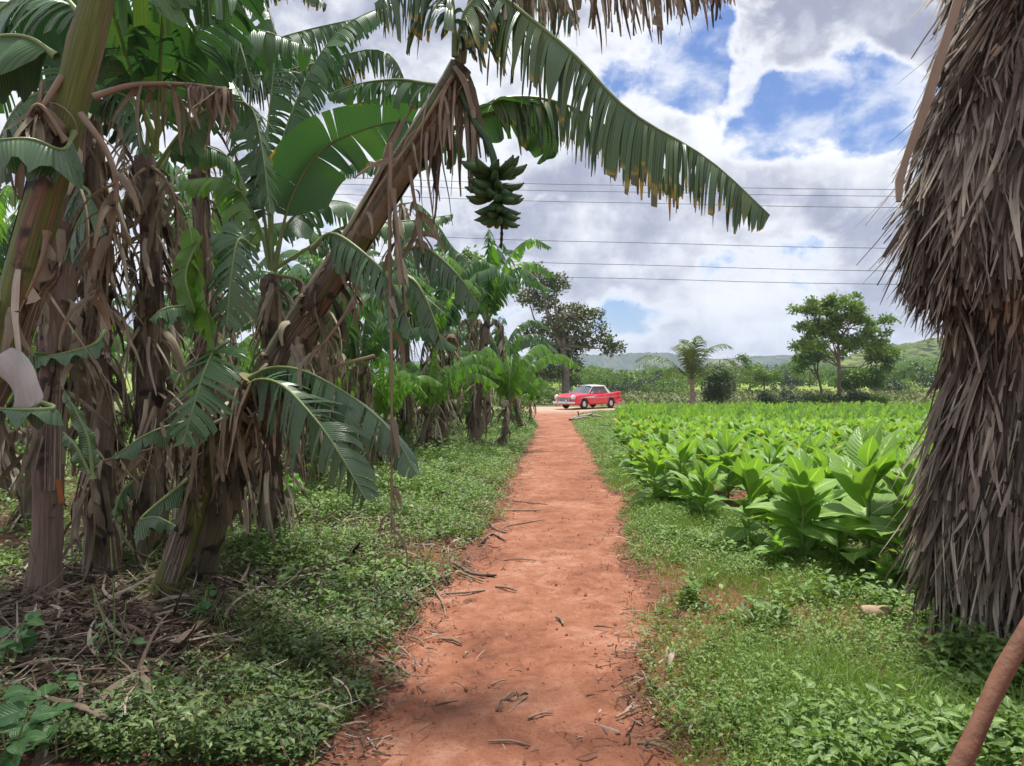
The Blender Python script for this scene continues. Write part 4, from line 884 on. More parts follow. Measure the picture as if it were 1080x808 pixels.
# mid-distance plants seen beside the path
mids = [(0, 500, 452, 17.0, 0.4, 1.25, 'banana plant farther down the grove with pale tan split trunk'), (2, 530, 462, 16.0, 1.3, 1.1, 'young banana plant with upright light green leaves nearest the path, before the red car'),
        (1, 468, 450, 15.5, 2.2, 1.25, 'banana plant with arching leaves, half way down the grove'), (2, 549, 440, 23.0, 4.0, 1.3, 'low banana plant at the far end of the grove, closest to the red car'),
        (0, 515, 440, 22.0, 3.0, 1.45, 'banana plant at the back of the grove with upright torn leaf against the sky'), (3, 450, 455, 14.5, 5.0, 0.8, 'banana plant with a shaggy dead skirt, left of the pale trunk'),
        (1, 395, 480, 11.0, 0.2, 0.85, 'banana plant behind the drooping glossy leaves, with pale dry strips'), (2, 352, 478, 11.5, 2.0, 1.0, 'small bright banana plant in the gap behind the long vertical dead stalk'),
        (1, 330, 500, 9.5, 3.4, 0.9, 'banana trunk with brown rags just above the two glossy drooping leaves'), (3, 372, 470, 12.5, 1.0, 0.85, 'ragged banana plant deep in the grove left of the dark hanging strips')]
for k, px, py, D, rz, s, lab in mids:
    x = (px - 540) / FPX * D; put_gen(k, x, D, rz, s, lab)
for k, px, py, D, rz, s_, lab in [(2, 442, 470, 14.0, .5, .9, 'low bright banana plant filling the row behind the vertical dead stalk'), (2, 478, 458, 18.0, 2.5, 1.0, 'low banana plant between the shaggy trunks of the row'), (2, 508, 450, 20.0, 4.4, 1.0, 'low banana plant squeezed right of the pale split trunk'), (1, 538, 440, 27.0, 1.0, 1.25, 'banana plant with long arching leaves at the far end of the row'),
        (2, 405, 478, 12.5, 5.5, .8, 'low banana plant under the hanging dark leaves'), (2, 560, 437, 27.0, 2.2, .9, 'smallest banana plant at the very end of the row by the dirt road')]:
    put_gen(k, (px - 540) / FPX * D, D, rz, s_, lab)
rows = [(-4.6, 7.0), (-3.4, 8.2), (-5.8, 8.6), (-2.9, 10.0), (-4.6, 10.6), (-7.2, 10.2), (-3.6, 13.0), (-5.6, 13.4), (-8.6, 13.0), (-2.9, 19.5), (-4.9, 17.0), (-7.4, 16.5), (-10.6, 16.0), (-6.0, 21), (-3.6, 27), (-9, 21), (-12.5, 20), (-2.2, 29)]
nm = ['broad leaved', 'leaning', 'bushy', 'ragged', 'tall']
for i, (x, y) in enumerate(rows):
    k = [2, 0, 2, 1][i % 4]
    o = put_gen(k, x, y, i * 1.7, 0.95 + 0.08 * (i % 3), 'banana plant in the tangled back rows of the grove, behind the front trunks')

# a tiny sucker beside the pale slim trunk
def sucker(px, py, label, s=1.0, seed=1):
    r = np.random.default_rng(seed); p = onG(px, py); root = empty('banana_sucker', p, label, 'banana sucker', 'young banana shoots under the trunks'); org = tuple(p)
    for i in range(5):
        a = r.uniform(0, 2 * PI); o = np.array([math.cos(a), math.sin(a) * .6, 0]); L_ = s * r.uniform(.35, .6)
        BL(root, org, [p, p + o * L_ * .3 + [0, 0, L_ * .7], p + o * L_ * .8 + [0, 0, L_ * .85], p + o * L_ * 1.2 + [0, 0, L_ * .65]], .055 * s, 'banana_bright', .1, 20, .2, pet=.35, rs=r, rib=.006)
sucker(266, 560, 'young banana shoot with arching leaves between the leaning stem and the slim trunk', 1.0, 2)
sucker(300, 545, 'young banana shoot with leaves right of the slim pale trunk', 1.0, 5)
sucker(352, 470, 'small bright banana shoot in the gap behind the drooping leaves', 1.4, 8)

# ---------------------------------------------------------------- tobacco field
def tob_leafdata(r, h, n, broad=1.0, c=None):
    k = np.arange(n); f = k / (n - 1)
    a = k * 2.4 + r.normal(0, .25, n) + r.uniform(0, 6)
    base = np.stack([0.01 * np.cos(a), 0.01 * np.sin(a), h * (0.08 + 0.62 * f)], -1)
    el = R(10) + (R(76) - R(14)) * f ** 0.75 + r.normal(0, .20, n)
    o = np.stack([np.cos(a) * np.cos(el), np.sin(a) * np.cos(el), np.sin(el)], -1)
    ln = h * (0.47 - 0.12 * np.abs(f - .45) ) * r.uniform(.85, 1.1, n) * np.where(f > .9, .7, 1); wd = ln * 0.58 * broad * np.where(f > .75, .8, 1)
    nr = np.stack([-np.cos(a) * np.sin(el), -np.sin(a) * np.sin(el), np.cos(el)], -1) + r.normal(0, .30, (n, 3))
    cu = 1.0 - 0.55 * f
    return base, o, nr, ln, wd, cu
def tobacco(seed, h, n, label, parts, K=8, W=5):
    r = np.random.default_rng(seed)
    base, o, nr, ln, wd, cu = tob_leafdata(r, h, n)
    grp = 'tobacco plants of the field'
    if parts:
        root = empty('tobacco_plant', (0, 0, 0), label, 'crop plant', grp)
        b = MB(); b.tube(spline([(0, 0, -.03), (0.01, 0, h * .4), (0, 0.01, h * .78)], 6), np.linspace(.016, .006, 6), 7); b.build('stalk', M['midrib'], root)
        for i in range(n):
            b = MB(); leaves(b, base[i:i + 1], o[i:i + 1], nr[i:i + 1], ln[i], wd[i], K=K, W=W, fold=.14, curl=cu[i] * r.uniform(.8, 1.3), shape=.85, wave=.06); b.build('leaf', M['tobacco'], root)
        return root
    b = MB()
    for i in range(n): leaves(b, base[i:i + 1], o[i:i + 1], nr[i:i + 1], ln[i], wd[i], K=6, W=5, fold=.14, curl=cu[i] * r.uniform(.8, 1.3), shape=.85, wave=.05)
    b.tube([(0, 0, -.03), (0, 0, h * .7)], [.014, .006], 5)
    return tag(b.build('tobacco_plant', M['tobacco']), label, 'crop plant', grp)
# front plants, each placed from the photograph: base pixel, top pixel y
front = [(915, 606, 452, 'tallest tobacco plant at the front corner of the field, beside the thatched hut'), (955, 618, 500, 'tobacco plant partly behind the hut fronds at the field corner'),
         (846, 590, 478, 'tobacco plant with upright oval leaves, just left of the tallest one'), (882, 596, 560, 'low leafy tobacco plant between two tall front ones'),
         (790, 574, 478, 'broad dense tobacco plant at the front edge with leaves down to the soil'), (818, 600, 560, 'squat tobacco plant with a pale drooping leaf on the soil'),
         (935, 628, 585, 'lowest tobacco plant with big pale leaves lying on the grass'), (742, 548, 486, 'mid sized tobacco plant left of the broad dense one'),
         (690, 532, 470, 'leftmost front tobacco plant, yellow leaf at its foot'), (718, 530, 462, 'slim tobacco plant second from the left end of the front edge'),
         (768, 530, 455, 'tobacco plant standing in the second row behind the broad dense one'), (700, 500, 452, 'tobacco plant by the left edge of the field behind the leftmost front one'),
         (868, 560, 470, 'tobacco plant in the second row behind the tall corner group'), (812, 545, 464, 'tobacco plant in the second row with narrow upright leaves'), (962, 585, 470, 'tobacco plant in the second row half hidden by the hut')]
r_ = np.random.default_rng(50)
protos = [tobacco(60 + i, 1.0, 16 + i, 'x', True) for i in range(4)]
refresh(); used2 = [False] * 4; taken = []
for i, (px, py, ty, lab) in enumerate(front):
    p = onG(px, py); H = (CAMZ + (HOR - ty) / FPX * p[1] - p[2]) * 1.12
    k = i % 4; o = copy_tree(protos[k]) if used2[k] else protos[k]; used2[k] = True
    o.location = tuple(p); o.rotation_euler = (0, 0, r_.uniform(0, 6)); s = H; o.scale = (s * r_.uniform(.95, 1.15), s * r_.uniform(.95, 1.15), s); o['label'] = lab; taken.append(p[:2])
taken = np.array(taken)
# field edge on the left, in world space
FE = np.array([onG(*q)[:2] for q in [(985, 640), (940, 618), (850, 596), (780, 570), (720, 545), (672, 528), (660, 500), (652, 478), (648, 460), (647, 450), (652, 443), (663, 436), (676, 432)]])
FE = FE[np.argsort(FE[:, 1])]
def fieldL(y): return np.interp(y, FE[:, 1], FE[:, 0])
cand = []
r_ = np.random.default_rng(51)
for row in np.arange(0, 34, 0.66):
    for yy in np.arange(6.0, 41.5, 0.46):
        x = fieldL(6.1) - 3 + row + 0.05 * r_.normal() ; y = yy + 0.10 * r_.normal()
        if y > 41.0 + 1.5 * math.sin(x * .4) or x < fieldL(y) + 0.05 or x / y > 0.80: continue
        if x > 2.15 and y < 4.15 + (x - 2.0) * 1.35 and x < 7: continue
        if np.min(np.hypot(*(taken - [x, y]).T)) < 0.33: continue
        cand.append((x, y))
cand = np.array(cand); cand = cand[np.argsort(np.hypot(*cand.T))]
vis = cand[(cand[:, 0] / cand[:, 1] < 0.64)]
near_, rest = vis[:285], np.vstack([vis[285:], cand[(cand[:, 0] / cand[:, 1] >= 0.64)]])
pro = [tobacco(80 + i, 1.0, 15, 'x', False) for i in range(7)]
used3 = [False] * 7
for i, (x, y) in enumerate(near_):
    k = int(r_.integers(0, 7)); o = pro[k].copy() if used3[k] else pro[k]
    if used3[k]: col.objects.link(o)
    used3[k] = True
    H = float(np.interp(y, [6, 9, 13, 20], [0.95, .80, .70, .66])) * r_.uniform(.78, 1.12)
    H *= float(np.interp(x - fieldL(y), [0, .5, 1.5], [.72, .85, 1.0]))
    o.location = (x, y, float(gz(x, y))); o.rotation_euler = (0, 0, r_.uniform(0, 6)); o.scale = (H * 1.15, H * 1.15, H); o['label'] = 'bright green tobacco plant in the dense rows behind the front edge of the field'
b = MB()
n = len(rest); H = r_.uniform(.46, .68, n); nl = 10
ang = r_.uniform(0, 6, n)
for k in range(nl):
    f = k / (nl - 1); a = ang + k * 2.4 + r_.normal(0, .2, n); el = R(10) + R(62) * f + r_.normal(0, .1, n)
    o = np.stack([np.cos(a) * np.cos(el), np.sin(a) * np.cos(el), np.sin(el)], -1); nr = np.stack([-np.cos(a) * np.sin(el), -np.sin(a) * np.sin(el), np.cos(el)], -1) + r_.normal(0, .2, (n, 3))
    base = np.stack([rest[:, 0], rest[:, 1], gz(rest[:, 0], rest[:, 1]) + H * (.08 + .6 * f)], -1)
    leaves(b, base, o, nr, H * .52, H * .32, K=4, W=3, fold=.3, curl=.8 - .6 * f, shape=.8)
tag(b.build('tobacco_plants', M['tobacco']), kind='stuff')

# ---------------------------------------------------------------- ground cover
def pts_in(r, n, y0, y1, xl, xr):
    """random points, denser near the camera so that the density on the picture stays even"""
    y = np.exp(r.uniform(math.log(y0), math.log(y1), n)); x = xl(y) + r.random(n) * (xr(y) - xl(y)); return x, y
def grass(name, r, x, y, hmin, hmax, mat):
    b = MB(); n = len(x); sc = 1 + 0.07 * np.maximum(y - 4, 0)
    a = r.uniform(0, 2 * PI, n); d = np.stack([np.cos(a) * .45, np.sin(a) * .45, np.ones(n)], -1) + r.normal(0, .2, (n, 3))
    ribbons(b, np.stack([x, y, gz(x, y) - 0.01], -1), d, r.uniform(hmin, hmax, n) * (0.6 + 0.6 * (vnoise(x, y, 1.6) + .6)), r.uniform(.003, .0065, n) * sc, K=4, grav=0.38, curl=.10, taper=.1, rs=r)
    return tag(b.build(name, mat), kind='stuff')
def weeds(name, r, x, y, h, lsz, mat, per=7, K=3, W=3, spread=.06):
    b = MB(); n = len(x); z = gz(x, y); sc = 1 + 0.055 * np.maximum(y - 4, 0)
    h = h * r.uniform(.4, 1.15, n) * (0.75 + 0.55 * vnoise(x, y, 2.2, 5.0)); ph = r.uniform(0, 6, n); lean = r.normal(0, .25, (n, 2))
    for k in range(per):
        f = (k + 1) / per; a = ph + k * 1.9 + r.normal(0, .4, n); rad = spread * r.uniform(.1, 1, n) * (1.1 - .5 * f)
        bx = x + lean[:, 0] * h * f + np.cos(a) * rad * .4; by = y + lean[:, 1] * h * f + np.sin(a) * rad * .4
        el = r.uniform(-.2, .8, n); o = np.stack([np.cos(a) * np.cos(el), np.sin(a) * np.cos(el), np.sin(el)], -1)
        nr = np.stack([-np.cos(a) * .5, -np.sin(a) * .5, np.ones(n)], -1) + r.normal(0, .35, (n, 3))
        ls = lsz * r.uniform(.5, 1.25, n) * sc
        leaves(b, np.stack([bx, by, z + h * f * .95], -1), o, nr, ls, ls * r.uniform(.42, .62, n), K=K, W=W, fold=.3, curl=.35, shape=.75)
    s = r.random(n) < .5
    ribbons(b, np.stack([x, y, z], -1)[s], np.concatenate([lean[s], np.ones((s.sum(), 1))], 1), h[s] * 1.05, .0035 * sc[s], K=3, grav=0, curl=.03, taper=.5, rs=r)
    return tag(b.build(name, mat), kind='stuff')
def keep(x, y, r, f, thr, seed=0, soft=.5):
    m = vnoise(x, y, f, seed) + r.normal(0, soft * .5, len(x)) > thr; return x[m], y[m]
r_ = np.random.default_rng(77)
fr = lambda y: np.minimum(np.where(y < 5.9, 3.4 + 0 * y, fieldL(y) + .7), .75 * y + .1)
clearhut = lambda x, y: ~((x > 2.25) & (y < 4.15 + (x - 2.25) * 1.25) & (y > 4.15 - .72 * (x - 2.25)))
jr_ = lambda y: pathR(y) - 0.02 + .10 * np.sin(y * 5.1) * np.sin(y * 1.7)
jl_ = lambda y: pathL(y) + 0.02 + .12 * np.sin(y * 4.3 + 1) * np.sin(y * 1.3)
# right verge
x, y = pts_in(r_, 78000, 2.6, 44, jr_, fr); m = clearhut(x, y); x, y = x[m], y[m]
e = np.clip((x - pathR(y)) / .5, 0, 1); m = r_.random(len(x)) < .28 + .72 * e; x, y = x[m], y[m]
g1 = keep(x, y, r_, 1.1, -.35); grass('grass', r_, g1[0], g1[1], .05, .17, M['grass'])
x, y = pts_in(r_, 24000, 2.6, 44, jr_, fr); m = clearhut(x, y) & (r_.random(len(x)) < .3 + .7 * np.clip((x - pathR(y)) / .4, 0, 1)); x, y = x[m], y[m]
g1 = keep(x, y, r_, 1.4, -.25, 3); weeds('weeds', r_, g1[0], g1[1], .12, .030, M['weed'])
x, y = pts_in(r_, 16000, 2.8, 40, jr_, fr); m = clearhut(x, y) & (vnoise(x, y, 1.9, 12) + vnoise(x, y, 4.5, 3) * .6 > .55); grass('grass', r_, x[m], y[m], .14, .30, M['grass'])
x, y = pts_in(r_, 5000, 2.8, 30, jr_, fr); m = clearhut(x, y) & (vnoise(x, y, 2.3, 17) > .45) & (x > pathR(y) + .2); weeds('weeds', r_, x[m], y[m], .22, .045, M['weed'], per=9, K=4)
# taller broad weeds by the hut
x, y = pts_in(r_, 900, 2.75, 5.2, lambda y: 1.15 + 0 * y, lambda y: np.minimum(.72 * y, 2.7)); m = clearhut(x + .05, y + .05) & (vnoise(x, y, 1.8, 9) + (x / y - .40) * 3.0 > .15); x, y = x[m], y[m]
weeds('weeds', r_, x, y, .24, .058, M['weed'], per=9, K=4, spread=.09)
# weeds at the foot of the hut
x = r_.uniform(2.25, 3.1, 260); y = 4.05 - .72 * (x - 2.25) - r_.uniform(.02, .45, 260)
weeds('weeds', r_, x, y, .38, .055, M['weed'], per=10, K=4, spread=.09)
# left verge
lf = lambda y: np.maximum(pathL(y) - np.interp(y, [2, 5, 8, 14, 30], [3.2, 3.4, 3.4, 3.4, 3.0]), -.80 * y)
x, y = pts_in(r_, 26000, 3.0, 42, jl_, lf); d = pathL(y) - x
m = r_.random(len(x)) < np.interp(d, [-.1, .05, .5, 2.2, 3.2], [.1, .5, 1, .8, .35]); x, y = x[m], y[m]
g1 = keep(x, y, r_, 1.2, .0, 8); m = (g1[1] > 4.6) | (pathL(g1[1]) - g1[0] < 1.3); grass('grass', r_, g1[0][m], g1[1][m], .05, .15, M['grass'])
x, y = pts_in(r_, 46000, 2.9, 42, jl_, lf); d = pathL(y) - x
m = r_.random(len(x)) < np.interp(d, [-.1, .1, .5, 1.6, 3.0], [.1, .5, 1, .75, .35]) * np.interp(y, [3, 5, 7], [.8, .9, 1]); x, y = x[m], y[m]; d_ = pathL(y) - x
patch = vnoise(x, y, 1.35, 6) + r_.normal(0, .25, len(x)) + .25 * sstep(5, 8, y); m = patch > np.where(y < 5.4, np.where(d_ > 1.0, .38, .02), -.25); x, y = x[m], y[m]
dk = (y < 5.6) | (r_.random(len(y)) < .25)
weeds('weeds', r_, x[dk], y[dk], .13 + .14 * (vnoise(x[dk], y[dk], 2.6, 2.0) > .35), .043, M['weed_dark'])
hh = x[~dk]; weeds('weeds', r_, x[~dk], y[~dk], .16 + .12 * sstep(5.5, 7, y[~dk]) * (.5 + .5 * vnoise(x[~dk], y[~dk], .8)), .034, M['weed'])
x, y = pts_in(r_, 16000, 3.0, 40, jl_, lf); m = (vnoise(x, y, 1.7, 13) + vnoise(x, y, 4.1, 2) * .6 > .45); grass('grass', r_, x[m], y[m], .12, .28, M['grass'])
x, y = pts_in(r_, 7000, 3.4, 36, jl_, lf); m = (vnoise(x, y, 1.9, 19) > .25) & (x < pathL(y) - .35) & (y > 4.6); weeds('weeds', r_, x[m], y[m], .32, .050, M['weed'], per=10, K=4, spread=.09)
# floor of the grove and the bright gap at its left side
x = r_.uniform(-16, -1.5, 22000); y = r_.uniform(6.4, 34, 22000); m = (x < pathL(y) - 2.4) & (x > -.85 * y); x, y = x[m], y[m]
weeds('weeds', r_, x, y, .30, .060, M['weed'], per=6)
# soil weeds inside the tobacco
x = r_.uniform(2.4, 9, 2600); y = r_.uniform(5.8, 13, 2600); m = (x > fieldL(y) + .1); weeds('weeds', r_, x[m], y[m], .10, .04, M['weed_dark'], per=5)
# scrubby fallow beyond the road
x = r_.uniform(-25, 75, 26000); y = 51.5 + 38 * r_.random(26000) ** 1.4
b = MB(); n = len(x); m = vnoise(x, y, .35) > -.35; x, y = x[m], y[m]; n = len(x); a = r_.uniform(0, 2 * PI, n)
leaves(b, np.stack([x, y, gz(x, y) + r_.uniform(0, .35, n)], -1), np.stack([np.cos(a), np.sin(a), r_.uniform(.1, 1.4, n)], -1), r_.normal(size=(n, 3)) + [0, 0, .8], r_.uniform(.2, .5, n), r_.uniform(.1, .25, n), K=3, W=2, curl=.3)
fm = leafmat('fallow scrub', [(0.0, (0.075, 0.09, 0.035)), (0.5, (0.12, 0.14, 0.05)), (1.0, (0.22, 0.22, 0.10))], trans=.2, rough=.6, nscale=.15)
tag(b.build('scrub_cover', fm), kind='stuff')

# leaf litter
def litter(name, r, n, xy, l0, l1, w0, w1, up=.15):
    x, y = xy; n = len(x); a = r.uniform(0, 2 * PI, n); d = np.stack([np.cos(a), np.sin(a), r.normal(0, up, n)], -1); b = MB()
    side = np.stack([-np.sin(a), np.cos(a), r.normal(0, .5, n)], -1)
    p = np.stack([x, y, gz(x, y) + r.uniform(.005, .06, n)], -1)
    ribbons(b, p, d, r.uniform(l0, l1, n), r.uniform(w0, w1, n), K=6, grav=.03, curl=.10, taper=.2, rs=r, W=3, crease=.25, side=side)
    V = b.V[-1]; V[:, 2] = np.maximum(V[:, 2], gz(V[:, 0], V[:, 1]) + .004)
    return tag(b.build(name, M['litter'], smooth=False), kind='stuff')
n = 13000; y = np.exp(r_.uniform(math.log(2.9), math.log(11), n)); x = pathL(y) - .15 - 3.4 * r_.random(n) ** .8
d = pathL(y) - x; m = (x > -.8 * y) & (vnoise(x, y, 1.1, 4) + r_.normal(0, .3, n) + .25 * sstep(.6, 2, d) > -.05); litter('leaf_litter', r_, 0, (x[m], y[m]), .05, .26, .006, .026)
n = 2000; y = np.exp(r_.uniform(math.log(3.0), math.log(7.5), n)); x = pathL(y) - .9 - 2.6 * r_.random(n); m = x > -.8 * y; litter('leaf_litter', r_, 0, (x[m], y[m]), .15, .50, .012, .04, .25)
n = 1500; y = np.exp(r_.uniform(math.log(3.0), math.log(10), n)); x = pathL(y) - 2.8 * r_.random(n); m = x > -.8 * y; x, y = x[m], y[m]; n = len(x); a = r_.uniform(0, 2 * PI, n); b = MB()
ribbons(b, np.stack([x, y, gz(x, y) + r_.uniform(.03, .14, n)], -1), np.stack([np.cos(a), np.sin(a), r_.normal(0, .35, n)], -1), r_.uniform(.06, .24, n), r_.uniform(.004, .013, n), K=5, grav=.12, curl=.12, taper=.2, rs=r_); tag(b.build('leaf_litter', M['litter'], smooth=False), kind='stuff')
n = 2200; y = np.exp(r_.uniform(math.log(3.0), math.log(20), n)); s = np.where(r_.random(n) < .62, pathL(y) + .16 * r_.normal(size=n), pathR(y) + .13 * r_.normal(size=n)); litter('leaf_litter', r_, 0, (s, y), .03, .15, .004, .014)
n = 260; y = np.exp(r_.uniform(math.log(3.0), math.log(14), n)); x = r_.uniform(pathL(y), pathR(y)); litter('leaf_litter', r_, 0, (x, y), .015, .06, .003, .009, .05)

n = 5200; y = np.exp(r_.uniform(math.log(2.9), math.log(22), n)); e_ = r_.random(n); x = np.where(e_ < .38, pathL(y) + np.abs(r_.normal(size=n)) * .16 - .1, np.where(e_ < .74, pathR(y) - np.abs(r_.normal(size=n)) * .16 + .1, r_.uniform(pathL(y), pathR(y))))
sz = np.exp(r_.normal(math.log(.0048), .5, n)).clip(.002, .018); O8 = np.array([[1, 0, 0], [-1, 0, 0], [0, 1, 0], [0, -1, 0], [0, 0, .7], [0, 0, -.7]]); a_ = r_.uniform(0, 6, n)
V = O8[None] * r_.uniform(.6, 1.3, (n, 6, 1)); V = np.stack([V[..., 0] * np.cos(a_)[:, None] - V[..., 1] * np.sin(a_)[:, None], V[..., 0] * np.sin(a_)[:, None] + V[..., 1] * np.cos(a_)[:, None], V[..., 2]], -1) * sz[:, None, None] + np.stack([x, y, gz(x, y) + .012 + sz * .4], -1)[:, None]
F8 = np.array([[0, 2, 4], [2, 1, 4], [1, 3, 4], [3, 0, 4], [2, 0, 5], [1, 2, 5], [3, 1, 5], [0, 3, 5]]); b = MB(); b.raw(V.reshape(-1, 3), (np.arange(n)[:, None, None] * 6 + F8[None]).reshape(-1, 3)); tag(b.build('soil_crumbs', M['path'], smooth=False), kind='stuff')

# ---------------------------------------------------------------- twigs, logs, leaves lying about
def stick(name, pts, rad, mat, label, cat, group=None, wob=.04, sides=7, squash=1.0):
    P = [np.array([q[0], q[1], float(gz(q[0], q[1])) + rad * 1.2 + 0.012 + (q[2] if len(q) > 2 else 0)]) for q in pts]
    b = MB(); S = spline(P, 14); rs = np.random.default_rng(int(abs(P[0][0] * 997 + P[0][1] * 131)) % 9999)
    S = S + rs.normal(0, rad * .10, S.shape); b.tube(S, rad * np.interp(np.linspace(0, 1, 14), [0, .1, .9, 1], [.7, 1, .8, .45]), sides, wob=wob, rs=rs, squash=squash)
    return tag(b.build(name, mat, None, P[0]), label, cat, group)
def gp(px, py): p = G(px, py); return p[0], p[1]
tw = 'dry twigs lying on and beside the path'
tws = [((536, 757), (556, 738), .006, 'pale twig at the right end of the twisted dry leaf in mid path'), ((517, 724), (534, 717), .005, 'short pale twig lying left of the twisted dry leaf on the path'),
       ((557, 763), (584, 757), .006, 'dark twig lying just right of the twisted dry leaf, nearest the camera'), ((522, 623), (545, 627), .009, 'pale stick end poking onto the path below the dark branch'),
       ((463, 676), (487, 681), .010, 'grey ribbed piece of dry stalk lying at the left of the path'), ((430, 672), (448, 682), .006, 'thin twig at the left path edge above the grey ribbed stalk'),
       ((395, 697), (432, 716), .012, 'curved bark strip at the left path edge, low in the picture'), ((360, 772), (388, 768), .008, 'little stick by the bottom left path edge'),
       ((586, 653), (594, 660), .010, 'stubby pale stick alone right of the path centre'), ((525, 594), (566, 596), .006, 'long thin pale twig lying across the path farther up'),
       ((534, 556), (574, 551), .008, 'pale twig across the path, beyond the dark branches'), ((541, 530), (578, 534), .008, 'dark twig across the path at the second bend'),
       ((528, 541), (570, 541), .009, 'brown twig lying between the pale and dark ones far up the path'), ((650, 760), (680, 748), .007, 'pale straw like twig at the right path edge'),
       ((672, 790), (712, 802), .007, 'long twig at the bottom right edge of the path'), ((515, 787), (560, 789), .005, 'thin twig near the bottom of the path')]
for a_, b_, rad, lab in tws:
    a_, b_ = gp(*a_), gp(*b_); mid_ = ((a_[0] + b_[0]) / 2 + .01, (a_[1] + b_[1]) / 2 + .015, .004); stick('twig', [a_, mid_, b_], rad, M['twig'], lab, 'twig', tw)
br = 'dark branches at the left path edge'
for pts, rad, lab in [([(478, 600), (500, 610), (524, 612)], .016, 'thick dark branch jutting onto the path from the left edge'), ([(482, 606), (495, 612), (510, 618)], .010, 'thinner dark branch under the thick jutting one'),
                      ([(452, 618), (466, 638), (470, 652)], .008, 'bent pale branch on the litter heap left of the path'), ([(466, 630), (490, 630), (512, 627)], .009, 'crooked branch in the litter heap, parallel to the path edge'),
                      ([(505, 578), (518, 568), (534, 574)], .012, 'dark forked branch beside the path above the thick jutting one'), ([(515, 553), (524, 560), (536, 566)], .010, 'small dark branch at the path edge, farthest of them')]:
    stick('branch', [gp(*q) for q in pts], rad, M['stem_brown'] if rad > .011 else M['twig'], lab, 'branch', br)
for pts, rad, lab in [([(150, 742), (160, 775), (172, 815)], .022, 'long pale split stalk lying among dead leaves, bottom left'), ([(52, 782), (90, 790), (118, 800)], .022, 'pale stalk lying left of the split one at the bottom edge'),
                      ([(185, 715), (200, 700), (218, 685)], .024, 'short thick brown stalk propped on the litter'), ([(225, 727), (235, 720), (242, 716)], .009, 'small pale twig in the litter under the weeds'),
                      ([(60, 750), (120, 742), (170, 745)], .012, 'thin grey stalk lying across the split one')]:
    stick('dry_stalk', [gp(*q) + (.05,) for q in pts], rad, M['litter'], lab, 'stalk', 'dry banana stalks on the litter', squash=.35, sides=9)
# curled dry leaves lying on the path and verge
def dry_leaf(px, py, L_, wd, ang, label, mat='litter', seed=1, bendz=.05):
    r = np.random.default_rng(seed); p = onG(px, py); b = MB(); u = np.linspace(0, 1, 14); v = np.linspace(-1, 1, 6); c, s = math.cos(ang), math.sin(ang)
    pr = np.sin(PI * u ** .8) * (1 + .25 * np.sin(u * 14)); ux = u * L_ - L_ / 2; wy = (v[None] * pr[:, None] * wd / 2) * np.cos(u * 3)[:, None]; zz = .012 + bendz * np.abs(np.sin(u * 5))[:, None] * .5 + np.abs(v)[None] * pr[:, None] * wd * .35 + 0.1 * wd * r.normal(size=(14, 6))
    X = ux[:, None] * c - wy * s + .02 * np.sin(u * 6)[:, None]; Y_ = ux[:, None] * s + wy * c
    P = np.stack([X + p[0], Y_ + p[1], zz + gz(X + p[0], Y_ + p[1])], -1); b.grids(P[None])
    tag(b.build('dry_leaf', M[mat], None, p), label, 'dry leaf', 'dry leaves fallen by the path')
dry_leaf(545, 741, .13, .05, .3, 'twisted pale dry leaf lying in the middle of the path', seed=2); dry_leaf(528, 750, .09, .03, .9, 'second half of the twisted pale leaf, with a forked end', seed=3)
dry_leaf(706, 702, .17, .045, 1.25, 'pale pointed dry leaf standing in the right verge grass', 'yagua', 4, .12); dry_leaf(718, 737, .17, .05, .1, 'rust brown curled leaf on the right verge', seed=5)
dry_leaf(718, 765, .10, .03, -.4, 'small tan leaf on the right verge below the rust brown one', seed=6); dry_leaf(492, 695, .035, .03, .2, 'tiny yellow leaf scrap on the path', 'yagua', 7); dry_leaf(665, 752, .10, .02, .6, 'narrow pale leaf at the right path edge', 'yagua', 8)
dry_leaf(60, 575, .24, .09, .8, 'cream coloured dry leaf blade leaning at the foot of the dark trunk', 'yagua', 9, .25)

# log lying in the grass
def log():
    p = onG(930, 655); b = MB(); c = np.array([p[0], p[1], p[2]]); S = [c + [-.13, 0, .045], c + [-.05, .0, .047], c + [.02, .01, .047], c + [.06, .012, .046]]
    b.tube(spline(S, 8), [.047, .050, .050, .049, .048, .048, .049, .046], 14, wob=.05)
    o = b.build('log', M['wood_cut'], None, c); tag(o, 'short cut log lying in the grass beside the hut', 'log')
    b = MB(); S = [c + [.11, .03, .03], c + [.15, .04, .04], c + [.20, .045, .035], c + [.24, .05, .03]]; b.tube(spline(S, 8), [.02, .036, .040, .042, .040, .036, .03, .02], 12, wob=.08)
    tag(b.build('log', M['wood_red'], None, c + [.17, .04, 0]), 'smaller reddish chunk of wood lying right of the cut log', 'log')
log()
# bleached driftwood pile in front of the car
wl = 'bleached branches piled in front of the car'
pz = G(612, 445)
for i, (pts, rad, lab) in enumerate([([(-.75, .0, .05), (-.3, .05, .18), (.1, .0, .22), (.55, .1, .38)], .10, 'thick bleached branch rising to the right on the pile before the car'), ([(-.55, -.1, .05), (-.1, -.1, .12), (.3, -.1, .15)], .09, 'short bleached branch at the front of the pile before the car'),
                        ([(.2, .1, .1), (.6, .1, .25), (1.1, .15, .2)], .08, 'bleached branch at the right end of the pile'), ([(-.28, .05, .15), (-.30, .05, .4), (-.36, .05, .62)], .06, 'dark stub standing upright on the pile'), ([(-.9, .1, .02), (-.5, .1, .1), (-.2, .15, .1)], .08, 'dark rotten branch at the left end of the pile')]):
    stick('branch', [(pz[0] + a[0] * .72 + .15, pz[1] + a[1], a[2] * .62) for a in pts], rad * .62, M['wood_bleached'] if i < 3 else M['bark'], lab, 'branch', wl, sides=9)

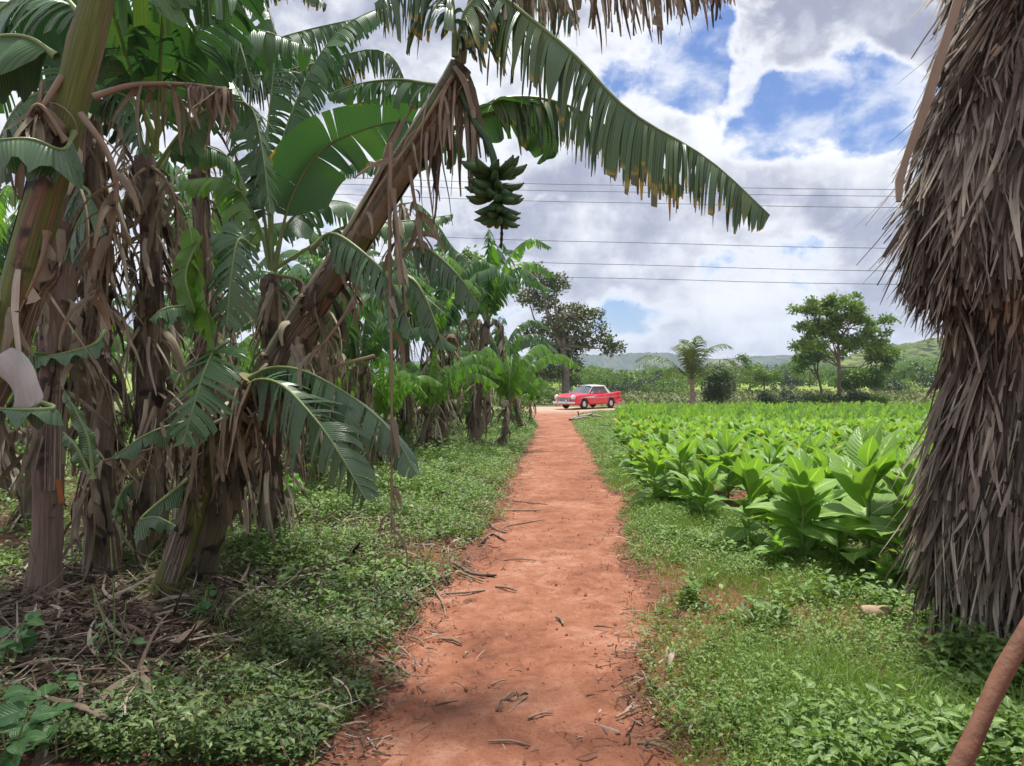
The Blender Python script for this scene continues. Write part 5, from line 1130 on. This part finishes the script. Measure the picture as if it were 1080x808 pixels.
# weeds that read as single plants, left foreground
def broad_weed(px, py, h, n, lsz, label, seed, mat='weed_big', cat='leafy weed', D=None):
    r = np.random.default_rng(seed); p = onG(px, py); root = empty('leafy_weed', p, label, cat, 'broad leaved weeds in the left foreground')
    b = MB(); st = []
    for i in range(max(1, n // 7)):
        t = p + [r.normal() * h * .25, r.normal() * h * .2, h * r.uniform(.75, 1)]; S = spline([p, (p + t) / 2 + [r.normal() * .02, 0, 0], t], 8); st.append(S); b.tube(S, np.linspace(.005, .0025, 8), 5)
    b.build('stem', M['midrib'], root, p)
    for i in range(n):
        S = st[i % len(st)]; c = S[int(r.integers(2, 8))]; a = r.uniform(0, 2 * PI); el = r.uniform(-.2, .5); l_ = lsz * r.uniform(.6, 1.15)
        b = MB(); leaves(b, [c + np.array([math.cos(a), math.sin(a), .3]) * .02], [[math.cos(a) * math.cos(el), math.sin(a) * math.cos(el), math.sin(el)]], [[0, -.35, 1] + r.normal(0, .2, 3)], l_, l_ * .72, K=7, W=5, fold=.2, curl=.5, shape=.72, wave=.03)
        b.build('leaf', M[mat], root, p)
broad_weed(8, 712, .30, 14, .10, 'dark leafy weed at the left picture edge under the banana stems', 1); broad_weed(112, 712, .26, 16, .06, 'upright leafy weed with yellowish lower leaves left of the split stalk', 2)
broad_weed(12, 822, .36, 18, .12, 'large pale green leafy weed in the bottom left corner', 3); broad_weed(60, 800, .24, 12, .10, 'leafy weed right of the large corner one', 4); broad_weed(75, 742, .16, 10, .085, 'low dark leafy weed over the litter', 5)
broad_weed(200, 668, .26, 16, .075, 'leafy weed at the foot of the front banana stem', 6); broad_weed(455, 618, .14, 14, .05, 'bright green low weed by the path edge, beside the dark branches', 7, 'weed'); broad_weed(235, 600, .35, 18, .05, 'taller small leaved weed right of the front banana stem', 8, 'weed_dark')
broad_weed(335, 520, .5, 18, .10, 'bushy bright weed in the gap below the glossy drooping leaves', 9, 'weed')
# dried seed head stalks
for i, (px, py, tops, lab) in enumerate([(120, 700, [(116, 562), (118, 604), (95, 612), (134, 628)], 'tall weed stalk with round brown spiky seed heads in front of the trunks'), (100, 690, [(98, 612), (112, 640)], 'shorter stalk with green seed heads left of the tall brown one')]):
    p = onG(px, py); root = empty('seed_stalk', p, lab, 'weed stalk')
    for tx_, ty_ in tops:
        t_ = Pt(tx_, ty_, p[1]); b = MB(); b.tube(spline([p, (p + t_) / 2 + [.01, 0, 0], t_], 8), .0035, 6); b.build('stem', M['midrib'], root, p)
        b = MB(); n = 120; d = norm(r_.normal(size=(n, 3)) * [1, 1, .75]); ribbons(b, t_ + d * .005, d, .026, .006, K=3, grav=0, curl=.1, rs=r_); b.tube([t_ - [0, 0, .012], t_, t_ + [0, 0, .012]], [.009, .015, .008], 8); b.build('seed_head', M['fruit_tip'] if i == 0 else M['dead'], root, p)

# ---------------------------------------------------------------- trees
def crown_leaves(b, r, cl, n, size, flat=.75, up=.4, shell=.5):
    """cl: list of (centre, radius). Leaf faces spread through lumpy clusters."""
    C = np.array([c for c, _ in cl]); Rd = np.array([q for _, q in cl]); pr = Rd ** 2 / np.sum(Rd ** 2)
    k = r.choice(len(C), n, p=pr); d = norm(r.normal(size=(n, 3))); rad = Rd[k] * (shell + (1 - shell) * r.random(n) ** .5) * (1 + .22 * np.sin(d[:, 0] * 7 + k) * np.cos(d[:, 1] * 6 + d[:, 2] * 5))
    # sub clumps
    sub = norm(r.normal(size=(n, 3))); p = C[k] + d * rad[:, None] * [1, 1, flat] + sub * size * r.uniform(0, 1.5, n)[:, None]
    a = norm(r.normal(size=(n, 3)) + d * .6); nr = norm(r.normal(size=(n, 3)) * .7 + d * .5 + [0, 0, up])
    sz = size * r.uniform(.55, 1.3, n); leaves(b, p, a, nr, sz, sz * r.uniform(.45, .75, n), K=3, W=3, fold=.3, curl=.3, shape=.75)
def limbs(b, r, base, top, r0, cl, n, r1=.35):
    S = spline([base, base + (top - base) * .5 + r.normal(0, .02, 3) * np.linalg.norm(top - base), top], 12); b.tube(S, np.linspace(r0, r0 * r1, 12) * np.array([1.3, 1.1] + [1] * 10), 10, wob=.06, rs=r)
    idx = r.permutation(len(cl))[:n]
    for i in idx:
        c = np.array(cl[i][0]); s = S[int(r.integers(5, 12))]; m_ = (s + c) / 2 + [0, 0, -.06 * np.linalg.norm(c - s)] + r.normal(0, .04, 3) * np.linalg.norm(c - s)
        b.tube(spline([s, m_, c], 8), np.linspace(r0 * .42, r0 * .07, 8), 6, wob=.05, rs=r)
def tree_px(name, D, base, top, r0, clp, n, size, leafm, barkm, label, cat='tree', flat=.75, nl=14, seed=1, group=None, shell=.5, depth=1.0, up=.4):
    r = np.random.default_rng(seed); bx = (base[0] - 540) / FPX * D; org = np.array([bx, D, float(gz(bx, D))]); cl = []
    for (px, py, rp) in clp:
        c = Pt(px, py, D); c[1] += r.normal() * depth * rp / FPX * D * .8; cl.append((c, rp / FPX * D))
    root = empty(name, org, label, cat, group); t_ = Pt(*top, D); b = MB(); limbs(b, r, org - [0, 0, .1], t_, r0, cl, nl); b.build('trunk', M[barkm], root, org)
    b = MB(); crown_leaves(b, r, cl, n, size, flat, up, shell); b.build('crown', M[leafm], root, org); return root
# dark tree with the reddish foliage, over the car
cl = [(570, 296, 14), (588, 300, 12), (556, 312, 12), (575, 318, 14), (600, 330, 14), (585, 345, 17), (612, 345, 13), (628, 332, 8), (598, 365, 17), (575, 370, 15), (618, 362, 10), (636, 358, 9), (650, 366, 7), (605, 385, 10), (560, 350, 12), (560, 395, 12), (612, 330, 10), (634, 346, 6), (642, 368, 8), (582, 392, 12), (566, 284, 6), (604, 402, 7)]
tree_px('broadleaf_tree', 62, (598, 424), (592, 330), .42, cl, 11000, .28, 'crown_dark', 'bark_pale', 'large dark tree with reddish tinged leaves behind the red car', seed=5, shell=.4, nl=16)
# spreading light tree on the right
r_ = np.random.default_rng(90); cl = []
for (cx, cy, w, h_, k) in [(882, 318, 26, 2.5, 12), (872, 328, 36, 2.5, 16), (908, 336, 30, 2.5, 13), (862, 342, 27, 2.5, 11), (896, 350, 42, 3, 14), (872, 360, 38, 3, 12), (916, 366, 22, 3, 7)]:
    for i in range(k): cl.append((cx + r_.uniform(-w, w), cy + r_.normal() * h_, r_.uniform(4, 7)))
tree_px('broadleaf_tree', 54, (885, 428), (883, 338), .16, cl, 12000, .24, 'crown_airy', 'bark', 'tall spreading tree with flat layered crown standing beyond the tobacco field', flat=.40, nl=30, seed=6, shell=.1)
cl = [(905 + r_.uniform(-26, 30), 392 + r_.uniform(-26, 12), r_.uniform(6, 11)) for i in range(16)]
tree_px('broadleaf_tree', 58, (897, 424), (905, 395), .16, cl, 7000, .24, 'crown_mid', 'bark', 'rounded leafy tree right of the tall spreading one', nl=10, seed=7)
cl = [(858 + r_.uniform(-22, 16), 378 + r_.uniform(-18, 12), r_.uniform(6, 10)) for i in range(12)]
tree_px('broadleaf_tree', 66, (868, 424), (862, 390), .14, cl, 5500, .24, 'crown_mid', 'bark', 'thin leafy tree tucked under the left side of the tall spreading one', nl=9, seed=8, shell=.2)
cl = [(756, 396, 10), (752, 408, 11), (762, 405, 11), (758, 416, 11), (766, 415, 8), (748, 416, 8)]
tree_px('round_bush', 50, (757, 430), (757, 410), .10, cl, 3600, .16, 'crown_deep', 'bark', 'dense dark green bush standing next to the coconut palm', 'bush', flat=1, nl=5, seed=9, shell=.3)
cl = [(778 + r_.uniform(-12, 14), 385 + r_.uniform(-9, 10), r_.uniform(3, 5)) for i in range(10)]
tree_px('thin_tree', 56, (774, 424), (776, 388), .06, cl, 700, .18, 'crown_mid', 'bark_pale', 'slim sparse sapling right of the dark bush', nl=9, seed=10, shell=.1)
cl = [(805 + r_.uniform(-16, 16), 394 + r_.uniform(-8, 6), r_.uniform(5, 8)) for i in range(8)]
tree_px('broadleaf_tree', 74, (806, 420), (805, 398), .12, cl, 1900, .22, 'crown_light', 'bark', 'yellow green tree between the sapling and the spreading tree', nl=7, seed=11)
for i, (px, w, hh, lab) in enumerate([(812, 9, 12, 'dark roadside bush left of the row behind the tobacco'), (836, 15, 15, 'widest dark bush at the far edge of the tobacco'), (855, 10, 10, 'dark low bush just left of the spreading tree trunk'), (872, 8, 9, 'small dark bush touching the spreading tree trunk'),
                                       (900, 12, 15, 'dark bush right of the spreading tree trunk'), (925, 10, 11, 'last dark bush near the hut'), (545 + 30, 10, 14, 'green bush at the roadside behind the car bonnet'), (556, 12, 22, 'green bush between the last banana plant and the car')]):
    yb = 428 if i < 6 else 424; cl = [(px + r_.uniform(-w, w), yb - hh * r_.uniform(.15, .85), r_.uniform(4, 7)) for q in range(8)]
    tree_px('bush', 52 + i * .3, (px, yb), (px, yb - hh * .5), .05, cl, 1500, .17, ['crown_deep', 'crown_mid'][i % 3 == 2 or i > 5], 'bark', lab, 'bush', flat=.9, nl=5, seed=20 + i, group='bushes along the far field edge')
for i, (px, yb, D_, w_, hh, lf_, lab) in enumerate([(362, 470, 14, 22, 48, 'crown_light', 'yellow green shrub in the gap between the hanging leaves and the grove trunks'), (452, 455, 17, 20, 42, 'crown_light', 'light leafy shrub among the grove trunks, left of the pale split trunk'), (408, 462, 15, 18, 55, 'crown_mid', 'green shrub deep in the grove behind the vertical dead stalk'),
        (482, 448, 20, 16, 34, 'crown_mid', 'green shrub at the foot of the mid distance banana trunks'), (540, 444, 25, 14, 26, 'crown_mid', 'low green shrub under the banana plant nearest the car'), (20, 520, 9.5, 34, 80, 'crown_light', 'sunny shrub seen at the left edge behind the dark trunk'), (318, 455, 12, 20, 60, 'crown_light', 'sunny shrub behind the short leaning plant'), (130, 470, 11, 30, 90, 'crown_light', 'bright shrub behind the two rag hung trunks')]):
    cl = [(px + r_.uniform(-w_, w_), yb - hh * r_.uniform(.05, .9), r_.uniform(6, 12)) for q in range(10)]
    tree_px('shrub', D_, (px, yb), (px, yb - hh * .4), .02, cl, 1500, .085, lf_, 'bark', lab, 'shrub', flat=.9, nl=7, seed=60 + i, group='shrubs in the grove', shell=.2)
# light green tree tops left, above the grove
cl = [(480, 275, 9), (495, 270, 9), (505, 280, 9), (488, 288, 10), (512, 295, 8), (470, 290, 9), (500, 300, 10)]
tree_px('broadleaf_tree', 30, (490, 430), (492, 300), .15, cl, 1600, .17, 'crown_light', 'bark', 'light green tree top showing above the banana grove', nl=8, seed=30, shell=.2)

# treeline and far trees: a few kinds, copied
def gen_tree(seed, H, wdt, n, size, leafm, trunkh=.35, flat=.8):
    r = np.random.default_rng(seed); cl = []
    for i in range(14):
        a = r.uniform(0, 2 * PI); q = r.random() ** .5 * wdt * .5; cl.append((np.array([math.cos(a) * q, math.sin(a) * q, H * (trunkh + (1 - trunkh) * r.uniform(.15, .88) * (1 - .35 * q / (wdt * .5)))]), r.uniform(.10, .19) * wdt))
    root = empty('background_tree', (0, 0, 0), '', 'tree', 'trees of the far treeline'); b = MB(); limbs(b, r, np.array([0, 0, -.2]), np.array([0, 0, H * .7]), .03 * H, cl, 7); b.build('trunk', M['bark'], root)
    b = MB(); crown_leaves(b, r, cl, n, size, flat, shell=.35); b.build('crown', M[leafm], root); return root
kinds = [gen_tree(1, 7, 7, 2200, .38, 'crown_mid'), gen_tree(2, 6, 8, 2200, .38, 'crown_mid', .15), gen_tree(3, 5, 6, 1800, .34, 'crown_light', .1), gen_tree(4, 8, 6, 2000, .38, 'crown_mid', .3), gen_tree(5, 3.2, 5, 1600, .30, 'crown_deep', .02), gen_tree(6, 4.2, 7, 1800, .34, 'crown_light', .05)]
knames = ['rounded mid green tree', 'broad low mid green tree', 'light green tree', 'tall narrow mid green tree', 'dark green bushy tree', 'low spreading light green tree']
refresh(); used4 = [False] * 6
def put_tree(k, x, y, s, rz, label):
    o = copy_tree(kinds[k]) if used4[k] else kinds[k]; used4[k] = True
    o.location = (x, y, float(gz(x, y)) - .1); o.rotation_euler = (0, 0, rz); o.scale = (s, s, s * .95); o['label'] = label
r_ = np.random.default_rng(91)
# (pixel x, top pixel y, distance)
for i, px in enumerate(np.concatenate([np.arange(560, 790, 11.0), np.arange(794, 985, 10.0)])):
    D = r_.uniform(100, 150); top = (384 + r_.uniform(-4, 9)) - (12 * sstep(900, 960, px)); k = int(r_.choice([0, 1, 1, 2, 3, 4, 5]))
    Hk = [7, 6, 5, 8, 3.2, 4.2][k]; H = (HOR - top) / FPX * D + CAMZ + .7; x = (px - 540) / FPX * D
    put_tree(k, x, D, max(.35, min(H / Hk, 1.6)), r_.uniform(0, 6), knames[k] + (' in the far treeline left of the coconut palm' if px < 720 else ' in the far treeline between palm and spreading tree' if px < 840 else ' in the far treeline on the right, toward the hut'))
for i, px in enumerate(np.arange(556, 1000, 17.0)):
    D = r_.uniform(170, 240); k = int(r_.choice([0, 1, 3, 4])); x = (px - 540) / FPX * D; top = 382 + r_.uniform(-3, 4); H = (HOR - top) / FPX * D + 2.3
    put_tree(k, x, D, max(.5, H / [7, 6, 5, 8, 3.2, 4.2][k]), r_.uniform(0, 6), knames[k] + ' in the hazier second treeline ' + ('over the car' if px < 700 else 'behind the palm' if px < 800 else 'on the right'))
for i in range(24):   # trees on the nearer right hill and low bushes in the fallow
    px = r_.uniform(830, 1000); D = r_.uniform(250, 330); k = int(r_.choice([1, 2, 5, 0])); put_tree(k, (px - 540) / FPX * D, D, r_.uniform(1.0, 1.6), r_.uniform(0, 6), knames[k] + ' on the slope of the nearer green hill')
for i, (px, D) in enumerate([(572, 75), (590, 82), (640, 88), (662, 78), (684, 84), (700, 76), (790, 80), (826, 85), (660, 92), (690, 98), (720, 95), (760, 92), (935, 82), (955, 90), (610, 95), (630, 100), (675, 90), (710, 86), (740, 100)]):
    k = [4, 5, 1, 4][i % 4]; put_tree(k, (px - 540) / FPX * D, D, r_.uniform(.5, .8), r_.uniform(0, 6), knames[k] + ' growing low in the fallow field before the treeline')

# coconut palm
def palm(px, D, topy, label, nf_=15, FL=3.9, seed=4):
    r = np.random.default_rng(seed); x = (px - 540) / FPX * D; org = np.array([x, D, float(gz(x, D))]); root = empty('coconut_palm', org, label, 'palm tree')
    t_ = Pt(px - 1, topy, D); b = MB(); b.tube(spline([org - [0, 0, .1], (org + t_) / 2 + [.05, 0, 0], t_], 12), np.interp(np.linspace(0, 1, 12), [0, .2, .8, 1], [.27, .17, .15, .22]), 12, wob=.06, rs=r); b.build('trunk', M['bark_pale'], root, org)
    for i in range(nf_):
        a = i * 2.4 + r.normal() * .2; el = np.interp(i / nf_, [0, 1], [1.52, .15]) + r.normal() * .10; L_ = FL * r.uniform(.85, 1.1); o = np.array([math.cos(a), math.sin(a), 0])
        S = spline([t_, t_ + (o * math.cos(el) + [0, 0, math.sin(el)]) * L_ * .5, t_ + (o * math.cos(el) * 1.1 + [0, 0, math.sin(el) * .78]) * L_ * .85 + o * .15, t_ + (o * (math.cos(el) * 1.15 + .1) + [0, 0, math.sin(el) * .85 - .20]) * L_], 26)
        b = MB(); b.tube(S, np.linspace(.035, .006, 26), 4, caps=False); T = norm(np.gradient(S, axis=0)); sd = norm(np.cross(T, [0, 0, 1.0]) + 1e-3)
        for s in (-1, 1):
            k = np.repeat(np.arange(3, 26), 2); n = len(k); c = S[k] + T[k] * r.uniform(-.05, .05, n)[:, None]; ll = .62 * np.sin(PI * np.clip((k - 1) / 25.5, .08, .97)) ** .5 * L_ / 2.9 * 1.1
            ribbons(b, c, sd[k] * s + T[k] * .8 + r.normal(0, .1, (n, 3)) + [0, 0, .15], ll, .075, K=5, grav=.42, curl=.03, taper=.2, rs=r, side=T[k])
        b.build('frond', M['palm_leaf'], root, org)
palm(730, 49, 400, 'short coconut palm with arching fronds standing beyond the tobacco field')

# power lines
for i, (y0, y1, lab) in enumerate([(190, 200, 'topmost power cable crossing the sky'), (197, 207, 'power cable second from the top'), (208, 219, 'power cable third from the top, just below the close pair'), (249, 262, 'power cable alone in the middle of the sky gap'), (272, 286, 'fifth power cable from the top'), (287, 300, 'lowest power cable, nearest the tree tops')]):
    D = 46.0; a = Pt(440, y0, D); c = Pt(950, y1, D); d = (c - a); P = [a - d * 3 + [0, 0, 3.2], a - d * 1.4 + [0, 0, .9], a, a + d * .5 - [0, 0, .06], c, c + d * 1.4 + [0, 0, .8], c + d * 3 + [0, 0, 3.0]]
    b = MB(); b.tube(spline(P, 60), .017, 5); tag(b.build('power_line', M['wire'], None, a), lab, 'power line', 'power cables over the fields')

# ---------------------------------------------------------------- the red car
def build_car():
    red = plain('red car paint', (0.76, 0.020, 0.050), .28, coat=.7, vary=.04); white = plain('white roof paint', (0.72, 0.75, 0.80), .3, coat=.5, vary=.05)
    chrome = plain('chrome', (.72, .72, .74), .18, 1.0, vary=.05); glass = plain('car window glass', (.10, .13, .14), .06, spec=.8, vary=.1); dark = plain('dark grille', (.02, .02, .022), .6)
    tyre = plain('black tyre', (.02, .02, .02), .85); rimm = plain('wheel disc', (.62, .63, .65), .25, .8, vary=.1); lens = plain('headlight glass', (.80, .80, .76), .12, vary=.02); amber = plain('tail lamp', (.45, .01, .01), .2)
    f = np.array([-.74, -.67]); f /= np.linalg.norm(f); cx, cy = (621 - 540) / FPX * 47.6, 47.6
    root = empty('vintage_car', (cx, cy, float(gz(cx, cy)) + .02), 'bright red vintage sedan with white roof and tail fins parked on the dirt road', 'car'); root.rotation_euler = (0, 0, math.atan2(f[1], f[0])); root.scale = (.88, .95, .99)
    # x forward, length 5.2, wheels at +-1.46
    X_ = np.linspace(-2.62, 2.60, 100); WH = (1.50, -1.42); RW = .40
    zt = np.interp(X_, [-2.62, -2.5, -2.2, -1.4, -.6, .6, 1.2, 2.0, 2.45, 2.60], [1.06, 1.10, 1.08, 1.00, .96, .96, .96, .93, .88, .80])   # fender line
    zc = np.interp(X_, [-2.62, -2.5, -2.2, -1.3, .8, 1.2, 2.0, 2.4, 2.60], [.80, .90, .96, 1.00, 1.0, 1.02, .99, .93, .80])                  # centre: deck and hood
    wd = np.interp(X_, [-2.62, -2.4, -1.8, 0, 1.8, 2.35, 2.60], [.80, .88, .94, .96, .95, .92, .84])
    zb = np.full_like(X_, .30); 
    for xw in WH:
        m_ = np.abs(X_ - xw) < RW + .03; zb[m_] = np.maximum(zb[m_], .33 + np.sqrt(np.clip((RW + .03) ** 2 - (X_[m_] - xw) ** 2, 0, None)))
    sec = []
    for i, x in enumerate(X_):
        w_, b0, t0, c0 = wd[i], zb[i], zt[i], zc[i]; b0 = min(b0, t0 - .12)
        half = [(w_ * .55, b0), (w_ * .97, b0), (w_, b0 + (t0 - b0) * .4), (w_ * .985, t0 - .06), (w_ * .95, t0), (w_ * .84, t0 - .012), (w_ * .72, (t0 + c0) / 2 + .01), (w_ * .4, c0 + .01), (0, c0 + .02)]
        ring = [(-y, z) for y, z in half] + [(y, z) for y, z in half[::-1][1:]]
        sec.append([(x, y, z) for y, z in ring])
    sec = np.array(sec); b = MB(); b.grids(sec[None]); n = sec.shape[1]
    for e, fl in ((0, True), (-1, False)):
        c = sec[e].mean(0) + [(-.02 if e == 0 else .02), 0, 0]; F = [[i, i + 1, n] for i in range(n - 1)] + [[n - 1, 0, n]]; F = np.array(F); b.raw(np.vstack([sec[e], c]), F[:, ::-1] if fl else F)
    b.raw(np.array([[x, s * .5, .30] for x in (-2.5, 2.45) for s in (-1, 1)]), [[0, 1, 3, 2]]); b.build('body', red, root)
    b = MB()
    for xw in WH: b.box((xw, 0, .50), (.86, 1.55, .44))
    b.build('wheel_well', dark, root, smooth=False)
    # cabin: belt ring and roof ring
    bx0, bx1, rx0, rx1 = -1.36, .98, -1.0, .36; yb, yr, zb_, zr = .80, .62, .985, 1.47
    def cab(u, v, s):  # u 0 rear..1 front, v 0 belt..1 roof
        return np.array([(bx0 + (bx1 - bx0) * u) * (1 - v) + (rx0 + (rx1 - rx0) * u) * v, s * (yb * (1 - v) + yr * v), zb_ * (1 - v) + zr * v])
    def quad(b, q, off=0.0):
        q = np.array(q); nrm = np.cross(q[1] - q[0], q[3] - q[0]); nrm /= np.linalg.norm(nrm); b.raw(np.vstack([q, q - nrm * .025]), [[0, 1, 2, 3], [4, 7, 6, 5], [0, 4, 5, 1], [1, 5, 6, 2], [2, 6, 7, 3], [3, 7, 4, 0]])
    for s in (-1, 1):
        for (u0, u1) in ((.09, .44), (.49, .93)):
            b = MB(); q = [cab(u0, .10, s), cab(u1, .10, s), cab(min(u1, .90) if u1 > .9 else u1, .86, s), cab(max(u0, .12), .86, s)]; q = q if s < 0 else q[::-1]; quad(b, q); b.build('side_window', glass, root, smooth=False)
        b = MB()
        for u0, u1 in ((-.02, .09), (.44, .49), (.93, 1.0)):
            q = [cab(u0, 0, s), cab(u1, 0, s), cab(u1 if u1 < 1 else 1, 1, s), cab(max(u0, 0), 1, s)]; q = [p + [0, -s * .012, 0] for p in q]; quad(b, q if s < 0 else q[::-1])
        for v0, v1 in ((0, .10), (.86, 1)):
            q = [cab(0, v0, s), cab(1, v0, s), cab(1, v1, s), cab(0, v1, s)]; q = [p + [0, -s * .008, 0] for p in q]; quad(b, q if s < 0 else q[::-1])
        b.build('window_frame', red, root, smooth=False)
    def screen(nm, x_b, x_t, bul, mt):
        yy = np.linspace(-1, 1, 11); vv = np.linspace(0, 1, 5); P = np.array([[[(x_b * (1 - v) + x_t * v) + bul * (1 - y * y), y * (yb * (1 - v) + yr * v) * .99, zb_ * (1 - v) + zr * v] for y in yy] for v in vv]); b = MB(); b.grids(P[None], flip=bul < 0); b.build(nm, mt, root)
    screen('windshield', .98, .36, .14, glass); screen('rear_window', -1.36, -1.0, -.14, glass)
    xx = np.linspace(rx0 - .14, rx1 + .16, 12); yy = np.linspace(-1, 1, 13); P = np.array([[[x, y * (yr + .05) * (1 - .10 * abs((x + .32) / .84) ** 4), zr + .075 * (1 - y ** 2) * (1 - .5 * ((x + .32) / .84) ** 2) - .05 * (abs(y) > .99)] for y in yy] for x in xx])
    b = MB(); b.grids(P[None]); P2 = P.copy(); P2[..., 2] = zr - .01; b.grids(P2[None], flip=True); rim_ = np.concatenate([P[0], P[1:, -1], P[-1, ::-1][1:], P[::-1, 0][1:]]); r2 = rim_.copy(); r2[:, 2] = zr - .01; b.grids(np.stack([rim_, r2], 1)[None]); b.build('roof', white, root)
    for s in (-1, 1):   # rear roof pillar in white
        b = MB(); q = [cab(-.03, .02, s), cab(.09, .02, s), cab(.12, 1, s), cab(0, 1, s)]; q = [p + [0, s * .012, 0] for p in q]; quad(b, q if s < 0 else q[::-1]); b.build('rear_pillar', white, root, smooth=False)
        b = MB(); b.tube([(.98, s * .80, .985), (.30, s * .62, 1.49)], .022, 6); b.build('windshield_pillar', chrome, root)
        b = MB(); b.box((.25, s * .975, .74), (3.6, .02, .025)); b.box((-1.9, s * .945, .80), (1.2, .02, .022)); b.box((.55, s * .985, .66), (.02, .015, .40), rot=0); b.build('side_trim', chrome, root, smooth=False)
        b = MB(); b.raw(np.array([(1.75, s * .975, .78), (.35, s * .985, .86), (.75, s * .985, .74), (.35, s * .985, .70)]), [[0, 1, 2, 3]] if s > 0 else [[3, 2, 1, 0]]); b.build('side_flash', white, root, smooth=False)
        b = MB(); b.box((.22, s * .985, .84), (.14, .03, .03)); b.box((-.62, s * .985, .84), (.14, .03, .03)); b.build('door_handle', chrome, root)
        b = MB(); b.tube([(2.46, s * .74, .77), (2.60, s * .74, .77), (2.64, s * .74, .77)], [.15, .15, .12], 16); hl = b.build('headlight_rim', chrome, root); b = MB(); b.tube([(2.62, s * .74, .77), (2.655, s * .74, .77), (2.67, s * .74, .77)], [.115, .105, .05], 14); b.build('headlight', lens, root)
        b = MB(); b.tube([(-2.58, s * .76, .98), (-2.66, s * .76, .98), (-2.68, s * .76, .98)], [.075, .07, .03], 12); b.tube([(-2.58, s * .76, .84), (-2.67, s * .76, .84)], [.06, .05], 10); b.build('tail_lamp', amber, root)
        b = MB(); b.tube([(.85, s * .92, .99), (.85, s * 1.0, 1.05)], .012, 5); b.tube([(.82, s * 1.04, 1.08), (.85, s * 1.04, 1.08)], [.06, .06], 10); b.build('mirror', chrome, root)
    b = MB(); b.box((2.60, 0, .63), (.05, 1.22, .26)); g = b.build('grille', dark, root, smooth=False)
    b = MB()
    for z in (.56, .62, .68, .74): b.box((2.635, 0, z), (.02, 1.24, .018))
    for y in (-.45, -.15, .15, .45): b.box((2.632, y, .65), (.015, .02, .2))
    b.box((2.63, 0, .785), (.04, 1.3, .03)); b.build('grille_bar', chrome, root, smooth=False)
    for s, nm in ((1, 'front_bumper'), (-1, 'rear_bumper')):
        b = MB(); yy = np.linspace(-1, 1, 15); P = [(s * (2.80 - .22 * abs(y) ** 3), y * .97, .44) for y in yy]; b.tube(P, .085, 8, squash=1.0)
        for y in (-.42, .42): b.box((s * 2.86, y, .50), (.10, .09, .26))
        b.build(nm, chrome, root)
    b = MB(); b.tube([(2.5, 0, .98), (2.2, 0, 1.01), (1.9, 0, 1.03)], [.02, .03, .012], 6); b.build('hood_ornament', chrome, root)
    b = MB(); b.box((2.70, .0, .40), (.02, .34, .13)); b.build('number_plate', white, root)
    b = MB()
    for x in (.1, -.75): b.box((x, 0, .80), (.22, 1.3, .62))
    b.build('seat', dark, root)
    first = None
    for xw in WH:
        for s in (-1, 1):
            if first is None:
                th = np.linspace(0, 2 * PI, 28, endpoint=False); pr_ = [(.0, .20), (-.085, .20), (-.10, .27), (-.085, .325), (-.04, .34), (.04, .34), (.085, .325), (.10, .27), (.085, .20), (.0, .20)]
                P = np.array([[(math.cos(t_) * r0, y, math.sin(t_) * r0) for t_ in th] for y, r0 in pr_]); b = MB(); b.grids(P[None], closed=True, flip=True); tr_ = bpy.data.objects.new('wheel', None); col.objects.link(tr_); tr_.parent = root; tr_.location = (xw, s * .80, .34)
                b.build('tyre', tyre, tr_); b = MB(); b.tube([(0, -.08, 0), (0, -.03, 0), (0, 0, 0), (0, .03, 0), (0, .08, 0), (0, .10, 0), (0, .115, 0)], [.20, .20, .20, .20, .20, .13, .06], 20); b.tube([(0, -.08, 0), (0, -.10, 0), (0, -.115, 0)], [.20, .13, .06], 20); b.build('rim', rimm, tr_); first = tr_; refresh()
            else: copy_tree(first, root).location = (xw, s * .80, .34)
build_car()
